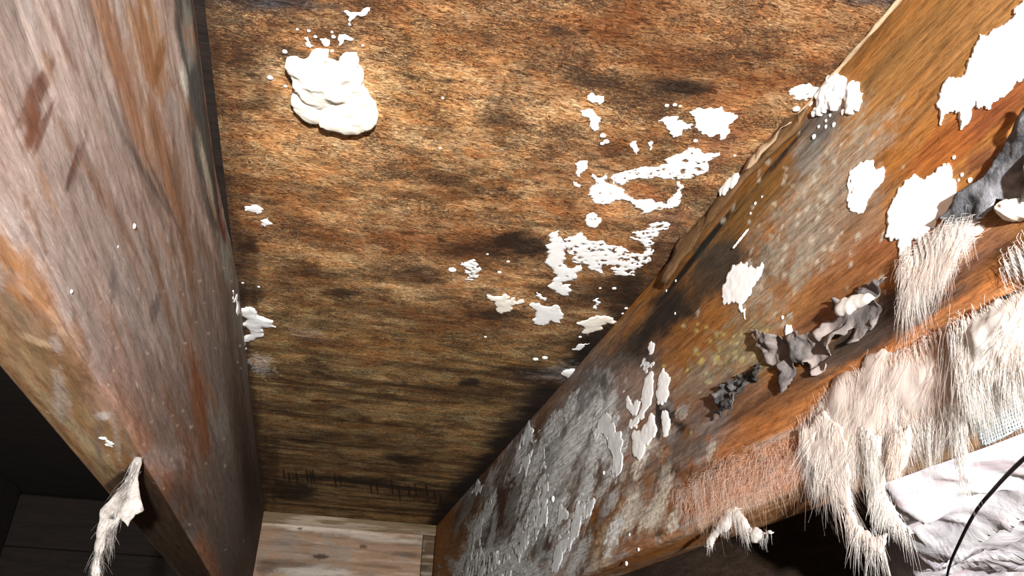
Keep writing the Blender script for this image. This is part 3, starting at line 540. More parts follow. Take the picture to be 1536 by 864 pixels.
W, CH = 'fungus', 'chalk'
PATCH = [
 # poly, face, height, material, lacy, label
 ([(516,17),(520,22),(524,26),(523,39),(527,38),(531,28),(536,22),(551,20),(554,11),(544,15),(531,18)], CEIL, .002, W, 0, 'T-shaped white fungus scrap above the cream bracket fungus'),
 ([(457,56),(462,56),(470,68),(466,71),(459,69)], CEIL, .002, W, 0, 'small white blob left-hand of three in a row above the bracket fungus'),
 ([(480,58),(488,57),(494,60),(495,66),(490,69),(484,65)], CEIL, .002, W, 0, 'small square white blob in the middle of three above the bracket fungus'),
 ([(508,54),(515,52),(524,56),(530,58),(524,60),(516,59),(513,66),(508,67)], CEIL, .002, W, 0, 'small hooked white scrap right-hand of three above the bracket fungus'),
 ([(882,143),(889,139),(905,144),(900,157),(893,153),(883,150)], CEIL, .0015, W, 0, 'small white fungus chip just above the bean-shaped patch'),
 ([(871,167),(884,163),(893,172),(901,182),(898,193),(890,196),(884,190),(879,175)], CEIL, .0015, W, 0, 'bean-shaped white fungus patch on the plywood'),
 ([(987,181),(1000,175),(1018,175),(1015,182),(1023,181),(1039,186),(1037,193),(1023,196),(1018,204),(1009,206),(1005,196),(998,188)], CEIL, .0015, W, 0, 'forked white fungus patch touching the ragged patch under the black smudge'),
 ([(1034,168),(1051,162),(1082,160),(1096,169),(1107,176),(1093,186),(1091,193),(1086,208),(1080,210),(1079,200),(1071,204),(1061,204),(1048,196),(1044,183)], CEIL, .002, W, 0, 'broad ragged white fungus patch below the black smudge, nearest the right joist'),
 ([(950,212),(955,212),(959,224),(955,232),(951,225)], CEIL, .001, W, 0, 'thin white flake, left one of the pair above the winged patch'),
 ([(972,215),(978,212),(978,225),(973,226)], CEIL, .001, W, 0, 'thin white flake, right one of the pair above the winged patch'),
 ([(862,246),(882,242),(882,253),(875,257),(871,265),(865,264),(866,254)], CEIL, .0012, W, 0, 'small tapering white patch under the dark knot'),
 ([(861,271),(866,274),(870,282),(865,280)], CEIL, .001, W, 0, 'tiny slanted white flake beside the hooked patch'),
 ([(916,267),(940,256),(957,253),(990,251),(998,239),(1018,231),(1034,221),(1051,228),(1080,228),(1073,236),(1059,242),(1062,253),(1046,264),(1032,269),(1007,268),(996,269),(973,268),(957,267),(934,278),(919,276)], CEIL, .001, W, .33, 'long wing-shaped white mould smear on the plywood'),
 ([(890,261),(898,267),(909,263),(914,276),(932,281),(944,292),(957,300),(971,299),(984,304),(1000,306),(1009,292),(1018,272),(1023,292),(1019,306),(1009,313),(990,315),(976,318),(961,321),(961,313),(948,307),(934,299),(915,306),(890,303),(882,292),(886,281),(893,272)], CEIL, .0012, W, .25, 'long hooked white fungus patch curling under the winged smear'),
 ([(882,322),(891,319),(902,328),(897,339),(890,342),(882,339),(877,331)], CEIL, .0012, W, .3, 'small crumbly white patch between the hooked and the two large patches'),
 ([(827,349),(838,345),(844,360),(851,367),(847,379),(848,397),(859,403),(871,397),(865,409),(860,420),(853,421),(841,423),(842,429),(856,427),(853,444),(841,442),(824,432),(829,423),(839,415),(829,405),(818,396),(823,382),(818,367),(827,364)], CEIL, .0015, W, .2, 'upright S-shaped white fungus patch beside the black stain'),
 ([(853,355),(871,349),(880,360),(901,361),(925,370),(946,379),(961,382),(966,370),(961,364),(946,358),(949,348),(964,346),(973,337),(1002,334),(1003,343),(985,355),(976,373),(976,387),(961,400),(952,414),(922,412),(919,400),(907,397),(904,411),(892,406),(883,397),(871,396),(859,390),(865,384),(853,379),(847,370)], CEIL, .0013, W, .36, 'wide lacy white fungus patch with a raised corner towards the right joist'),
 ([(690,397),(702,393),(714,382),(720,400),(717,414),(699,421),(696,409)], CEIL, .0014, W, .42, 'ring-like broken white patch left of the black stain'),
 ([(730,442),(758,441),(764,450),(773,447),(776,453),(785,449),(783,455),(771,457),(764,467),(753,470),(743,457),(734,450)], CEIL, .003, 'bracket', 0, 'bird-shaped cream fungus flap with a pointed tail'),
 ([(797,454),(808,454),(820,460),(832,457),(841,465),(845,470),(842,485),(833,483),(827,480),(814,488),(801,486),(804,474),(803,463)], CEIL, .002, W, .15, 'hide-shaped white fungus patch beside the bird-shaped flap'),
 ([(805,438),(812,442),(820,448),(816,452),(808,448)], CEIL, .0012, W, 0, 'small white crumb right above the hide-shaped patch'),
 ([(889,450),(898,447),(901,454),(895,465),(890,460)], CEIL, .002, W, 0, 'small drop-shaped white fungus between larger patches by the black edge'),
 ([(866,483),(886,476),(907,473),(925,482),(922,485),(910,483),(901,494),(883,503),(875,494)], CEIL, .003, 'bracket', 0, 'cream fungus flap with a curved tail next to the black edge'),
 ([(857,524),(868,516),(884,515),(877,519),(865,525)], CEIL, .0012, W, .25, 'thin grey-white flake below the flap with the curved tail'),
 ([(844,557),(858,553),(870,556),(875,570),(868,582),(860,580),(856,568),(846,563)], CEIL, .006, W, 0, 'white fungus knob at the corner of the plywood and right joist, farthest along'),
 ([(1182,135),(1196,129),(1213,125),(1230,130),(1228,137),(1217,148),(1199,151),(1189,147),(1192,143)], CEIL, .0014, W, .44, 'lacy white mould on the plywood beside the two fluffy balls'),
 ([(359,464),(375,460),(389,474),(415,490),(392,491),(392,498),(382,509),(368,512),(371,523),(363,526),(359,512),(357,484)], CEIL, .006, W, .15, 'lumpy white fungus in the corner of plywood and left joist'),
 ([(349,436),(356,439),(358,455),(360,470),(354,466),(349,446)], LEFT, .003, W, .2, 'thin white fungus strip on the left joist above the lumpy corner growth'),
 ([(367,316),(382,307),(396,314),(385,321)], CEIL, .0015, W, 0, 'small white chip near the left joist, upper of two'),
 ([(391,330),(402,326),(408,337),(397,342)], CEIL, .0015, W, .2, 'small white chip near the left joist, lower of two'),
 ([(148,655),(158,654),(172,664),(170,669),(157,666)], LEFTBOT, .003, W, 0, 'oval white grub-like nub under the left joist'),
 # on the right joist
 ([(1226,146),(1233,135),(1244,118),(1257,110),(1270,117),(1269,145),(1260,156),(1254,166),(1241,168),(1231,174),(1223,176),(1220,169),(1230,161)], RIGHT, .009, W, 0, 'plump fluffy white fungus ball in the corner at the top of the right joist'),
 ([(1273,129),(1282,121),(1289,123),(1295,140),(1293,153),(1288,166),(1277,172),(1270,161),(1269,145)], RIGHT, .006, W, 0, 'oval fluffy white fungus beside the plump ball on the right joist'),
 ([(1409,142),(1415,127),(1428,117),(1448,112),(1451,97),(1461,76),(1471,51),(1484,52),(1504,38),(1525,23),(1522,13),(1536,0),(1556,-14),(1560,100),(1536,118),(1520,130),(1507,146),(1494,153),(1484,165),(1469,163),(1465,151),(1456,163),(1456,178),(1442,195),(1438,178),(1433,165),(1415,173),(1412,188),(1410,165)], RIGHT, .0025, W, 0, 'largest blazing white fungus streak on the upper right joist'),
 ([(1275,256),(1291,243),(1309,240),(1316,255),(1328,255),(1325,269),(1309,288),(1301,306),(1291,320),(1273,312),(1272,283)], RIGHT, .0015, W, .18, 'soft bluish-white oval mould patch in the middle of the right joist'),
 ([(1332,328),(1336,312),(1344,296),(1354,280),(1373,261),(1384,269),(1410,251),(1424,245),(1428,267),(1434,290),(1432,312),(1424,328),(1405,330),(1392,346),(1368,360),(1365,373),(1368,392),(1357,401),(1352,392),(1349,360),(1329,357)], RIGHT, .003, W, 0, 'big leaf-shaped white fungus patch against the slate grey paper'),
 ([(1083,446),(1084,429),(1093,409),(1104,400),(1121,393),(1129,401),(1144,393),(1144,407),(1134,423),(1126,443),(1112,457),(1119,479),(1111,468),(1108,457),(1096,454),(1086,458)], RIGHT, .002, W, 0, 'scalloped white fungus patch with a thin tail on the right joist'),
 ([(1078,286),(1082,278),(1104,260),(1109,264),(1104,275),(1087,292),(1080,294)], Face(0, XR - .0085, -1, 1, 2), .002, W, .15, 'slender white mould oval on the cracked splinter of the right joist'),
 ([(1181,487),(1187,488),(1187,500),(1179,503)], RIGHT, .003, W, 0, 'little white nub just above the torn black paper'),
 ([(972,522),(977,512),(982,516),(979,531),(974,533)], RIGHT, .0015, W, 0, 'topmost tiny cream oval of the stacked flames on the right joist'),
 ([(960,552),(966,536),(979,536),(982,544),(971,552),(971,563),(960,561)], RIGHT, .0015, CH, .25, 'crumbly pale patch under the topmost cream oval'),
 ([(963,588),(971,563),(977,555),(980,574),(978,597),(971,613),(960,627),(952,641),(943,636),(952,627),(963,611)], RIGHT, .0018, W, .15, 'long curved white flame-shaped patch beside the white spindle'),
 ([(984,588),(988,569),(996,552),(1006,566),(1004,591),(993,608),(986,605)], RIGHT, .0025, W, 0, 'bright white spindle-shaped patch on the right joist'),
 ([(993,619),(999,616),(1005,636),(1002,652),(995,656),(993,638)], RIGHT, .002, W, 0, 'white sliver in the black hollow under the spindle'),
 ([(948,652),(966,638),(982,624),(985,647),(977,661),(963,686),(949,672)], RIGHT, .0025, W, .1, 'white wedge-shaped patch left of the black hollow'),
 ([(939,599),(943,594),(950,608),(956,599),(961,602),(957,616),(943,616)], RIGHT, .0015, W, .15, 'heart-shaped white patch left of the curved flame'),
 ([(932,583),(941,576),(943,588),(934,591)], RIGHT, .0012, CH, .1, 'small grey-white dab above the heart-shaped patch'),
 ([(904,619),(916,624),(927,647),(935,661),(934,697),(924,716),(916,708),(918,686),(907,658),(891,669),(888,647)], RIGHT, .003, CH, .22, 'peeling chalky grey-white crust with a crack'),
 ([(709,819),(707,803),(717,785),(725,767),(727,775),(722,796),(720,819)], RIGHT, .0015, CH, .15, 'narrow grey-white streak closest to the pale blocking board'),
 ([(729,767),(738,746),(739,759),(733,772)], RIGHT, .0015, CH, 0, 'short grey-white dash above the narrow streak by the blocking board'),
 ([(774,718),(779,700),(795,684),(795,692),(787,715)], RIGHT, .0015, CH, .2, 'slanted grey-white lick just under the plywood edge'),
 ([(771,827),(769,809),(790,777),(797,744),(810,702),(816,671),(821,702),(821,744),(821,785),(805,809),(787,827),(777,845)], RIGHT, .0015, CH, .32, 'tall grey-white mould curtain running the height of the right joist'),
 ([(830,785),(839,757),(852,767),(852,785),(839,798)], RIGHT, .0015, CH, .2, 'shield-shaped grey-white patch between the tall curtain and the diagonal streak'),
 ([(829,827),(847,806),(857,780),(875,751),(891,741),(893,749),(883,775),(865,806),(854,827),(841,845),(826,855)], RIGHT, .0018, CH, .18, 'bold diagonal grey-white streak low on the right joist'),
 ([(690,875),(699,837),(722,819),(746,819),(764,832),(766,875)], RIGHT, .0015, CH, .36, 'spread grey-white mould at the very bottom of the far right joist'),
 ([(771,676),(800,643),(810,645),(805,666),(790,679),(774,687)], RIGHT, .0012, CH, .3, 'grey-white mould directly under the plywood edge, above the slanted lick'),
 ([(705,742),(722,722),(727,726),(715,742)], RIGHT, .0012, CH, .3, 'small blue-white mould at the far end of the plywood edge'),
]
for poly, face, h, mat, lacy, label in PATCH:
    big = max(max(p[0] for p in poly) - min(p[0] for p in poly), max(p[1] for p in poly) - min(p[1] for p in poly))
    o = growth('fungus_patch', poly, face, h * (.12 if mat == CH else .45), M[mat], .6, 10 if big < 22 else 22 if big < 60 else 40, .26, lacy, levels=3 if big < 110 else 4, crumple=.3)
    if o: tag(o, label, 'fungus', 'white fungus patches')
# specks
SPK = [(CEIL, x, y, r) for x, y, r in ((463,46,2.5),(446,44,2),(473,55,2.5),(498,48,2),(500,55,3),(498,76,2.5),(544,68,2),(427,77,3.5),(405,116,4),(428,129,2.5),(904,203,4),(909,212,4),(903,215,3),(678,404,4.5),(803,538,3),(817,536,3),(921,432,2.5),(731,381,1.5),(762,392,2),(749,408,2.5),(900,432,1.5),(1043,211,3),(1102,233,2),(1000,158,3),(1012,157,3),(1020,159,2),(660,222,2),(664,147,2),(728,505,1.5),(364,424,1.5),(388,430,1.5),(870,505,1.8),(939,462,2),(934,470,1.6),(1009,420,1.5),(1194,163,5))]
SPK += [(RIGHT, x, y, r) for x, y, r in ((1218,153,3.5),(1265,168,4),(1251,187,3.2),(1239,190,2.4),(1245,173,2),(1239,181,2),(1228,190,2),(1221,205,3.2),(1215,157,2.5),(1133,305,2),(1126,320,1.6),(1143,295,1.4),(1431,236,3),(1443,262,3),(1455,270,4),(1438,270,2),(1000,436,1.5),(1014,421,1.5),(1013,470,1.5),(945,802,2),(958,824,2),(940,845,2.5),(830,748,3),(906,709,2),(1290,433,2.5),(1215,512,2.5),(1174,476,2.5),(955,640,2),(1120,640,3))]
SPK += [(LEFT, 201, 339, 2.4), (LEFT, 176, 370, 1.5), (LEFT, 107, 437, 2)]
import bmesh
def speck_mesh():
    bm = bmesh.new(); bmesh.ops.create_icosphere(bm, subdivisions=2, radius=1)
    for v in bm.verts:
        k = .8 + .4 * float(vn(np.array([v.co.x * 2 + 5]), np.array([v.co.y * 2 + v.co.z * 3]), 4)[0]); v.co *= k
    me = bpy.data.meshes.new('fungus_speck'); bm.to_mesh(me); bm.free(); me.materials.append(M['fungus']); return me
SM = speck_mesh(); SPL = []
import re
SHORT = [('cream bracket fungus', 490, 90)]
for poly, face, h, mat, lacy, label in PATCH:
    SHORT.append((re.split(r' (?:with|on|beside|above|below|under|touching|near|in|left|right|left-hand|right-hand|just|at|next|between|against|curling|closest|running|directly|low) ', label)[0].rstrip(','), sum(p[0] for p in poly) / len(poly), sum(p[1] for p in poly) / len(poly)))
for f, x, y, r in SPK:
    u = f.uv(x, y); k = np.linalg.norm(f.uv(x + 1, y) - u) * r; k2 = np.linalg.norm(f.uv(x, y + 1) - u) * r; k = math.sqrt(k * k2) * .9
    o = bpy.data.objects.new('fungus_speck', SM); o.location = f.p3(u[0], u[1], k * .1); s = [k, k, k]; s[f.axis] *= .5
    o.scale = s; C.objects.link(o)
    nm = {CEIL: 'plywood', RIGHT: 'right joist', LEFT: 'left joist'}[f]
    best = min(SHORT, key=lambda q: (q[1] - x) ** 2 + (q[2] - y) ** 2) if f is not LEFT else ('bluish dent', 232, 462)
    dx, dy = x - best[1], y - best[2]
    rel = ('above' if dy < 0 else 'below') if abs(dy) > abs(dx) else ('to the left of' if dx < 0 else 'to the right of')
    how = 'tiny' if r < 2.2 else 'small' if r < 3.2 else 'roundish'
    SPL.append((o, how, rel, {'small white blob': 'first blob over the bracket', 'small square white blob': 'square blob over the bracket', 'bluish dent': 'dark dent on the mauve left joist'}.get(best[0], best[0]), math.hypot(dx, dy), nm))
groups = {}
for q in SPL: groups.setdefault((q[1], q[2], q[3]), []).append(q)
for g in groups.values():
    g.sort(key=lambda q: q[4]); words = ('', 'second ', 'third ', 'fourth ', 'fifth ', 'sixth ', 'seventh ')
    for k, (o, how, rel, ref, d, nm) in enumerate(g):
        tag(o, '%s%s white speck %s the %s' % (words[k], how, rel, ref) + (', closest to it' if k == 0 and len(g) > 1 else ''), 'fungus', 'tiny fungus specks on the ' + nm)

# ------------------------------------------------------------------ splinters and slivers
o = growth('splinter', [(1222,160),(1208,188),(1160,240),(1120,285),(1070,345),(1040,385),(1010,430),(1000,425),(1025,375),(1050,320),(1080,285),(1130,232),(1190,180)], RIGHT, .0009, M['brown_wood'], n=40, amp=.06, lift=(.003, .0085), thick=.002, parent=RJ, fine=30)
o = growth('splinter', [(1202,186),(1170,222),(1130,262),(1136,250),(1165,215)], RIGHT, .0008, M['pale_wood'], n=20, amp=.08, lift=(.006, .010), thick=.0012, parent=RJ)
o['label'] = 'pale raw splinter on the cracked top edge'
def strip(name, a, b, r, mat, label, cat, seed):
    """a thin crooked sliver lying between two points"""
    a = np.array(a); b = np.array(b); n = 26; rng = random.Random(seed); vs = []; k = 6
    d = (b - a) / np.linalg.norm(b - a); up = np.cross(d, [0, 0, 1.0]); up /= np.linalg.norm(up); w2 = np.cross(d, up)
    for i in range(n):
        t = i / (n - 1); c = a + (b - a) * t; rr = r * (.55 + .7 * rng.random()) * min(1, 6 * (1 - t) + .25)
        for j in range(k):
            q = 2 * math.pi * j / k; vs.append(c + rr * (math.cos(q) * up * 1.1 + math.sin(q) * w2 * .8))
    f = [[i * k + j, i * k + (j + 1) % k, (i + 1) * k + (j + 1) % k, (i + 1) * k + j] for i in range(n - 1) for j in range(k)]
    ctr = (a + b) / 2
    o = mesh_np(name, np.array(vs) - ctr, f, mat); o.location = ctr
    return tag(o, label, cat)
strip('wood_sliver', (XR - .002, .17, H - .0025), (XR - .001, .385, H - .002), .0016, M['pale_wood'], 'pale raw wood sliver along the top corner of the right joist', 'splinter', 1)
strip('wood_sliver', (XL + .003, .20, H - .0015), (XL + .002, .35, H - .0015), .0018, M['pale_wood'], 'pale crooked sliver along the top corner of the left joist', 'splinter', 2)
strip('wood_sliver', hit(1100, 372, 0, XR - .002), hit(1123, 343, 0, XR - .002), .0009, M['fungus'], 'fine white hooked thread above the scalloped fungus patch', 'thread', 3)

# ------------------------------------------------------------------ torn paper on the right joist
tp = growth('torn_paper', [(1430,325),(1450,300),(1480,275),(1500,240),(1536,185),(1570,150),(1575,300),(1536,305),(1505,300),(1490,330),(1465,335),(1440,345),(1425,330)], RIGHT, .0022, M['slate_paper'], n=44, amp=.1, lift=(.003, .011), thick=.0008, fine=26)
tag(tp, 'slate grey torn building paper beside the leaf-shaped white patch', 'paper', 'torn paper on the right joist')
tp = growth('torn_paper', [(1134,498),(1150,496),(1162,504),(1180,505),(1198,505),(1210,498),(1228,499),(1246,481),(1258,475),(1252,463),(1264,448),(1282,442),(1298,438),(1329,422),(1351,419),(1337,433),(1323,452),(1318,485),(1287,519),(1284,491),(1268,510),(1250,535),(1237,565),(1225,562),(1222,544),(1201,544),(1195,571),(1189,592),(1180,586),(1177,568),(1159,547),(1147,520)], RIGHT, .0022, M['dusty_paper'], n=70, amp=.22, lift=(.001, .009), thick=.0007, fine=60, levels=3)
tag(tp, 'long dusty torn paper rag across the middle of the right joist', 'paper', 'torn paper on the right joist')
growth('dust_crust', [(1254,470),(1256,458),(1266,448),(1282,443),(1304,440),(1312,446),(1300,456),(1284,462),(1275,472),(1262,474)], Face(0, XR - .010, -1, 1, 2), .003, M['fibre_white'], n=18, parent=tp)
tp = growth('torn_paper', [(1129,556),(1150,550),(1153,559),(1129,571),(1117,592),(1114,617),(1096,629),(1084,595),(1093,577),(1108,568)], RIGHT, .003, M['paper'], n=40, amp=.2, lift=(.001, .009), thick=.0007, fine=90, levels=3)
tag(tp, 'small curled black paper scrap at the low end of the dusty rag', 'paper', 'torn paper on the right joist')
tp = growth('torn_paper', [(1373,436),(1393,416),(1418,424),(1420,447),(1407,472),(1384,474),(1373,458)], RIGHT, .0025, M['paper'], n=34, amp=.24, lift=(.001, .005), thick=.0007, fine=90, levels=3)
tag(tp, 'dark square paper scrap between the white fibre smear and the orange ledge', 'paper', 'torn paper on the right joist')
o = growth('fungus_patch', [(1504,315),(1520,300),(1545,298),(1550,330),(1530,333),(1512,328)], RIGHT, .010, M['bracket'], n=20); tag(o, 'cream lump at the frame edge under the slate grey paper', 'fungus', 'white fungus patches')

# ------------------------------------------------------------------ glass fibre
def strands(name, roots, dirs, length, rad, mat, parent=None, seg=7, curl=.35, grav=(0, 0, -1), gk=.25, seed=1, keep=None):
    """many fine fibres as thin three-sided tubes in one body"""
    rng = np.random.default_rng(seed); n = len(roots); p = np.array(roots, float); d = np.array(dirs, float)
    d /= np.linalg.norm(d, axis=1)[:, None]; L = length * rng.uniform(.4, 1.3, n) / seg
    rows = [p.copy()]; sa = p[:, 1] * 70 + seed; sb = p[:, 2] * 70 + p[:, 0] * 50
    lock = np.stack([vn(sa, sb, seed + q) - .5 for q in range(3)], 1); L = L * (.25 + 1.6 * vn(sa * 1.7, sb * 1.2, seed + 7) ** 1.5)
    d = d + lock * 1.3; wob = rng.normal(0, curl * .5, (n, 3)) + lock * curl * 3
    for k in range(seg):
        d = d + wob * .5 + rng.normal(0, curl * .5, (n, 3)) + np.array(grav) * gk; d /= np.linalg.norm(d, axis=1)[:, None]
        p = p + d * L[:, None]
        if keep: p = keep(p)
        rows.append(p.copy())
    R = np.stack(rows, 1)                       # n, seg+1, 3
    a = np.cross(R[:, -1] - R[:, 0] + 1e-6, rng.normal(0, 1, (n, 3))); a /= np.linalg.norm(a, axis=1)[:, None]
    t = R[:, -1] - R[:, 0]; t /= np.linalg.norm(t, axis=1)[:, None] + 1e-9; b = np.cross(t, a)
    taper = np.linspace(1, .25, seg + 1)[None, :, None, None]
    q = np.array([0, 2.094, 4.189]); off = np.cos(q)[None, None, :, None] * a[:, None, None, :] + np.sin(q)[None, None, :, None] * b[:, None, None, :]
    V = R[:, :, None, :] + off * rad * taper
    base = (np.arange(n) * (seg + 1) * 3)[:, None, None]; i = (np.arange(seg) * 3)[None, :, None]; j = np.arange(3)[None, None, :]; j2 = (j + 1) % 3
    Fc = np.stack([base + i + j, base + i + j2, base + i + 3 + j2, base + i + 3 + j], -1).reshape(-1, 4)
    V = V.reshape(-1, 3); ctr = np.array(parent.location) if parent else V.mean(0)
    o = mesh_np(name, V - ctr, Fc, mat, parent)
    if not parent: o.location = ctr
    o['kind'] = 'stuff'; return o
def inpoly(pts, P):
    x, y = pts[:, 0], pts[:, 1]; r = np.zeros(len(pts), bool); P = np.array(P); Q = np.roll(P, -1, 0)
    for (x1, y1), (x2, y2) in zip(P, Q):
        c = (y1 > y) != (y2 > y); r ^= c & (x < (x2 - x1) * (y - y1) / (y2 - y1 + 1e-12) + x1)
    return r
def fill(poly, face, n, h, seed, jit=.003):
    rng = np.random.default_rng(seed); P = [face.uv(*p) for p in poly]; A = np.array(P); lo, hi = A.min(0), A.max(0); out = []
    while len(out) < n:
        g = rng.uniform(lo, hi, (4 * n, 2)); out += list(g[inpoly(g, P)])
    return np.array([face.p3(u + rng.normal(0, jit), v + rng.normal(0, jit), rng.uniform(0, h)) for u, v in out[:n]])
def off_wood(p):      # fibres lie on the joist, they do not sink into it
    s = p.copy(); inside = (s[:, 0] > XR - .0045) & (s[:, 2] > ZB - .002); s[inside, 0] = XR - .0045 - np.abs(np.sin(s[inside, 1] * 900)) * .003; return s
def tuft(label, poly, n, h, length, mats, seed, dirs=(0, -.1, -1), body=.004, face=RIGHTLOW, curl=.3, rad=.00016, lacy=.2, bodymat='fibre', spread=.5, fringe=None):
    rng = np.random.default_rng(seed)
    e = bpy.data.objects.new('fibre_tuft', None); C.objects.link(e); cu = np.mean([face.uv(*q) for q in poly], 0); e.location = face.p3(cu[0], cu[1])
    if body: growth('wool_body', poly, face, body, M[bodymat], .15, 30, .25, lacy, levels=3, crumple=.4, fine=28, parent=e)
    tag(e, label, 'insulation', 'loose glass fibre tufts')
    if fringe:
        r = np.array([face.p3(*(face.uv(*f0) + rng.normal(0, .0022, 2)), rng.uniform(.001, .005)) for f0 in [(a[0] + (b2[0] - a[0]) * t, a[1] + (b2[1] - a[1]) * t) for a, b2 in zip(fringe, fringe[1:]) for t in rng.uniform(0, 1, 260)]])
        strands('fringe', r, np.tile(np.array((0, .05, -1.0)), (len(r), 1)) + rng.normal(0, .12, (len(r), 3)), .016, .00007, M['fibre_white'], e, 7, .07, seed=seed + 5, keep=off_wood)
    for k, m in enumerate(mats):
        r = fill(poly, face, n // len(mats), h, seed + k); d = np.tile(np.array(dirs, float), (len(r), 1)) + rng.normal(0, spread, (len(r), 3))
        strands('loose_fibres', r, d, length, rad, M[m], e, 7, curl, seed=seed + 10 + k, keep=off_wood)
    return e
A = tuft('thick peach and white fibre tuft draped over the lower edge of the right joist', [(1200,645),(1240,600),(1290,555),(1340,530),(1400,510),(1440,495),(1452,560),(1470,598),(1430,628),(1380,640),(1330,660),(1280,690),(1240,700),(1215,690)], 4200, .004, .022, ('fibre', 'fibre_white', 'fibre'), 21, body=.006, rad=.00006, curl=.10, spread=.12, lacy=.18, fringe=[(1215,690),(1240,700),(1280,690),(1330,660),(1380,640),(1430,628),(1468,600)])
tuft('white fibre mass over the blue-grey woven facing', [(1432,480),(1470,470),(1510,450),(1560,425),(1560,520),(1530,560),(1490,560),(1470,590),(1450,560)], 2600, .003, .020, ('fibre_white', 'fibre_white', 'fibre'), 31, body=.006, bodymat='fibre_white', lacy=0, face=Face(0, XR - .012, -1, 1, 2), rad=.00006, curl=.10, spread=.12, fringe=[(1450,560),(1470,588),(1490,560),(1530,560),(1560,520)])
tuft('thin orange-pink fuzz clinging low on the right joist above the dark bay', [(1010,740),(1080,690),(1150,665),(1200,650),(1215,690),(1225,715),(1160,742),(1100,765),(1050,778)], 2300, .0008, .014, ('fibre_pink', 'fibre', 'fibre_pink'), 41, body=0, rad=.00005, curl=.12, spread=.3)
tuft('whitish smeared fibre wisp beneath the leaf-shaped white patch', [(1372,400),(1390,372),(1420,350),(1470,330),(1475,345),(1440,375),(1420,415),(1395,425)], 2600, .002, .02, ('fibre_white', 'fibre'), 51, dirs=(0, .5, -.6), body=.0012, lacy=.3, face=RIGHT, bodymat='fibre_white', spread=.08, rad=.00006, curl=.06)
tuft('small white fibre wisp at the frame edge on the orange ledge', [(1515,392),(1536,375),(1560,360),(1560,400),(1530,400)], 600, .002, .012, ('fibre_white',), 55, body=.0015, face=RIGHTLOW, bodymat='fibre_white', rad=.00009, curl=.1, spread=.2)
# more of the same mat: the thin band on the ledge and the hanging hanks belong to the thick tuft
def more(name, poly, face, n, length, mats, seed, body, lacy, bodymat, spread=.10, curl=.06, rad=.00007, holes=()):
    b = growth(name, poly, face, body, M[bodymat], .3, 40, .2, lacy, levels=3, crumple=.5, holes=holes, parent=A)
    rng = np.random.default_rng(seed)
    for k, m in enumerate(mats):
        r = fill(poly, face, n // len(mats), body, seed + k, .0012); d = np.tile(np.array((0, -.05, -1.0)), (len(r), 1)) + rng.normal(0, spread, (len(r), 3))
        strands('loose_fibres', r, d, length, rad, M[m], A, 7, curl, seed=seed + 10 + k, keep=off_wood)
more('fibre_band', [(1270,580),(1330,545),(1400,505),(1435,478),(1440,500),(1400,520),(1340,545),(1285,590)], RIGHTLOW, 1500, .016, ('fibre_pink', 'fibre'), 47, .001, .45, 'fibre_pink')
HANK = Face(0, XR - .009, -1, 1, 2)
more('hanging_hank', [(1200,645),(1235,615),(1262,640),(1268,690),(1274,735),(1282,775),(1300,795),(1330,800),(1322,830),(1296,812),(1272,790),(1258,752),(1245,720),(1228,712),(1212,690)], HANK, 1500, .016, ('fibre', 'fibre_white', 'fibre_white'), 61, .0012, .3, 'fibre', holes=[(1283, 762, 7), (1240, 735, 5)])
more('hanging_hank', [(1290,640),(1320,655),(1318,690),(1326,730),(1342,765),(1370,800),(1350,800),(1322,780),(1306,745),(1296,700)], HANK, 900, .015, ('fibre_white', 'fibre_white'), 71, .0012, .38, 'fibre_white')
more('hanging_hank', [(1420,610),(1440,600),(1450,640),(1440,665),(1428,640)], HANK, 500, .016, ('fibre_white',), 73, .002, .3, 'fibre_white')
more('hanging_hank', [(1340,650),(1365,640),(1362,680),(1352,705),(1344,680)], HANK, 500, .016, ('fibre',), 75, .002, .3, 'fibre')
Bt = bpy.data.objects.new('fibre_tuft', None); Bt.location = hit(1085, 790, 0, XR - .005); C.objects.link(Bt)
tag(Bt, 'forked white fibre prongs hanging at the dark step of the right joist', 'insulation', 'loose glass fibre tufts')
A = Bt
more('fibre_prong', [(1112,762),(1096,785),(1080,800),(1068,822),(1060,820),(1072,795),(1085,775),(1098,764)], Face(0, XR - .004, -1, 1, 2), 260, .007, ('fibre_white',), 77, .0025, .1, 'fibre_white')
more('fibre_prong', [(1100,764),(1115,775),(1125,792),(1145,800),(1160,798),(1140,808),(1118,803),(1105,785)], Face(0, XR - .004, -1, 1, 2), 260, .007, ('fibre_white',), 79, .002, .1, 'fibre_white')

# ------------------------------------------------------------------ woven facing flap
def weave():
    m, nt, b = nodes('blue_grey_woven_facing'); L = nt.links.new
    w1 = N(nt, 'ShaderNodeTexWave', Scale=210.0, Distortion=1.2, Detail=2.0); w1.bands_direction = 'Y'; L(coords(nt, (1, 1, 1)), w1.inputs['Vector'])
    w2 = N(nt, 'ShaderNodeTexWave', Scale=210.0, Distortion=1.2, Detail=2.0); w2.bands_direction = 'Z'; L(coords(nt, (1, 1, 1)), w2.inputs['Vector'])
    mx = nt.nodes.new('ShaderNodeMath'); mx.operation = 'MAXIMUM'; L(w1.outputs['Fac'], mx.inputs[0]); L(w2.outputs['Fac'], mx.inputs[1])
    r = ramp(nt, [(.40, (.22, .29, .33)), (.85, (.60, .70, .74))]); L(mx.outputs[0], r.inputs[0])
    n = noise(nt, coords(nt, (1, 1, 1)), 40, 4); r2 = ramp(nt, [(.40, .22), (.56, 1.1)]); L(n, r2.inputs[0])
    L(mix(nt, 'MULTIPLY', r.outputs[0], r2.outputs[0], 1.0), b.inputs['Base Color']); b.inputs['Roughness'].default_value = .8
    bp = N(nt, 'ShaderNodeBump', Strength=.8, Distance=.001); L(mx.outputs[0], bp.inputs['Height']); L(bp.outputs[0], b.inputs['Normal']); return m
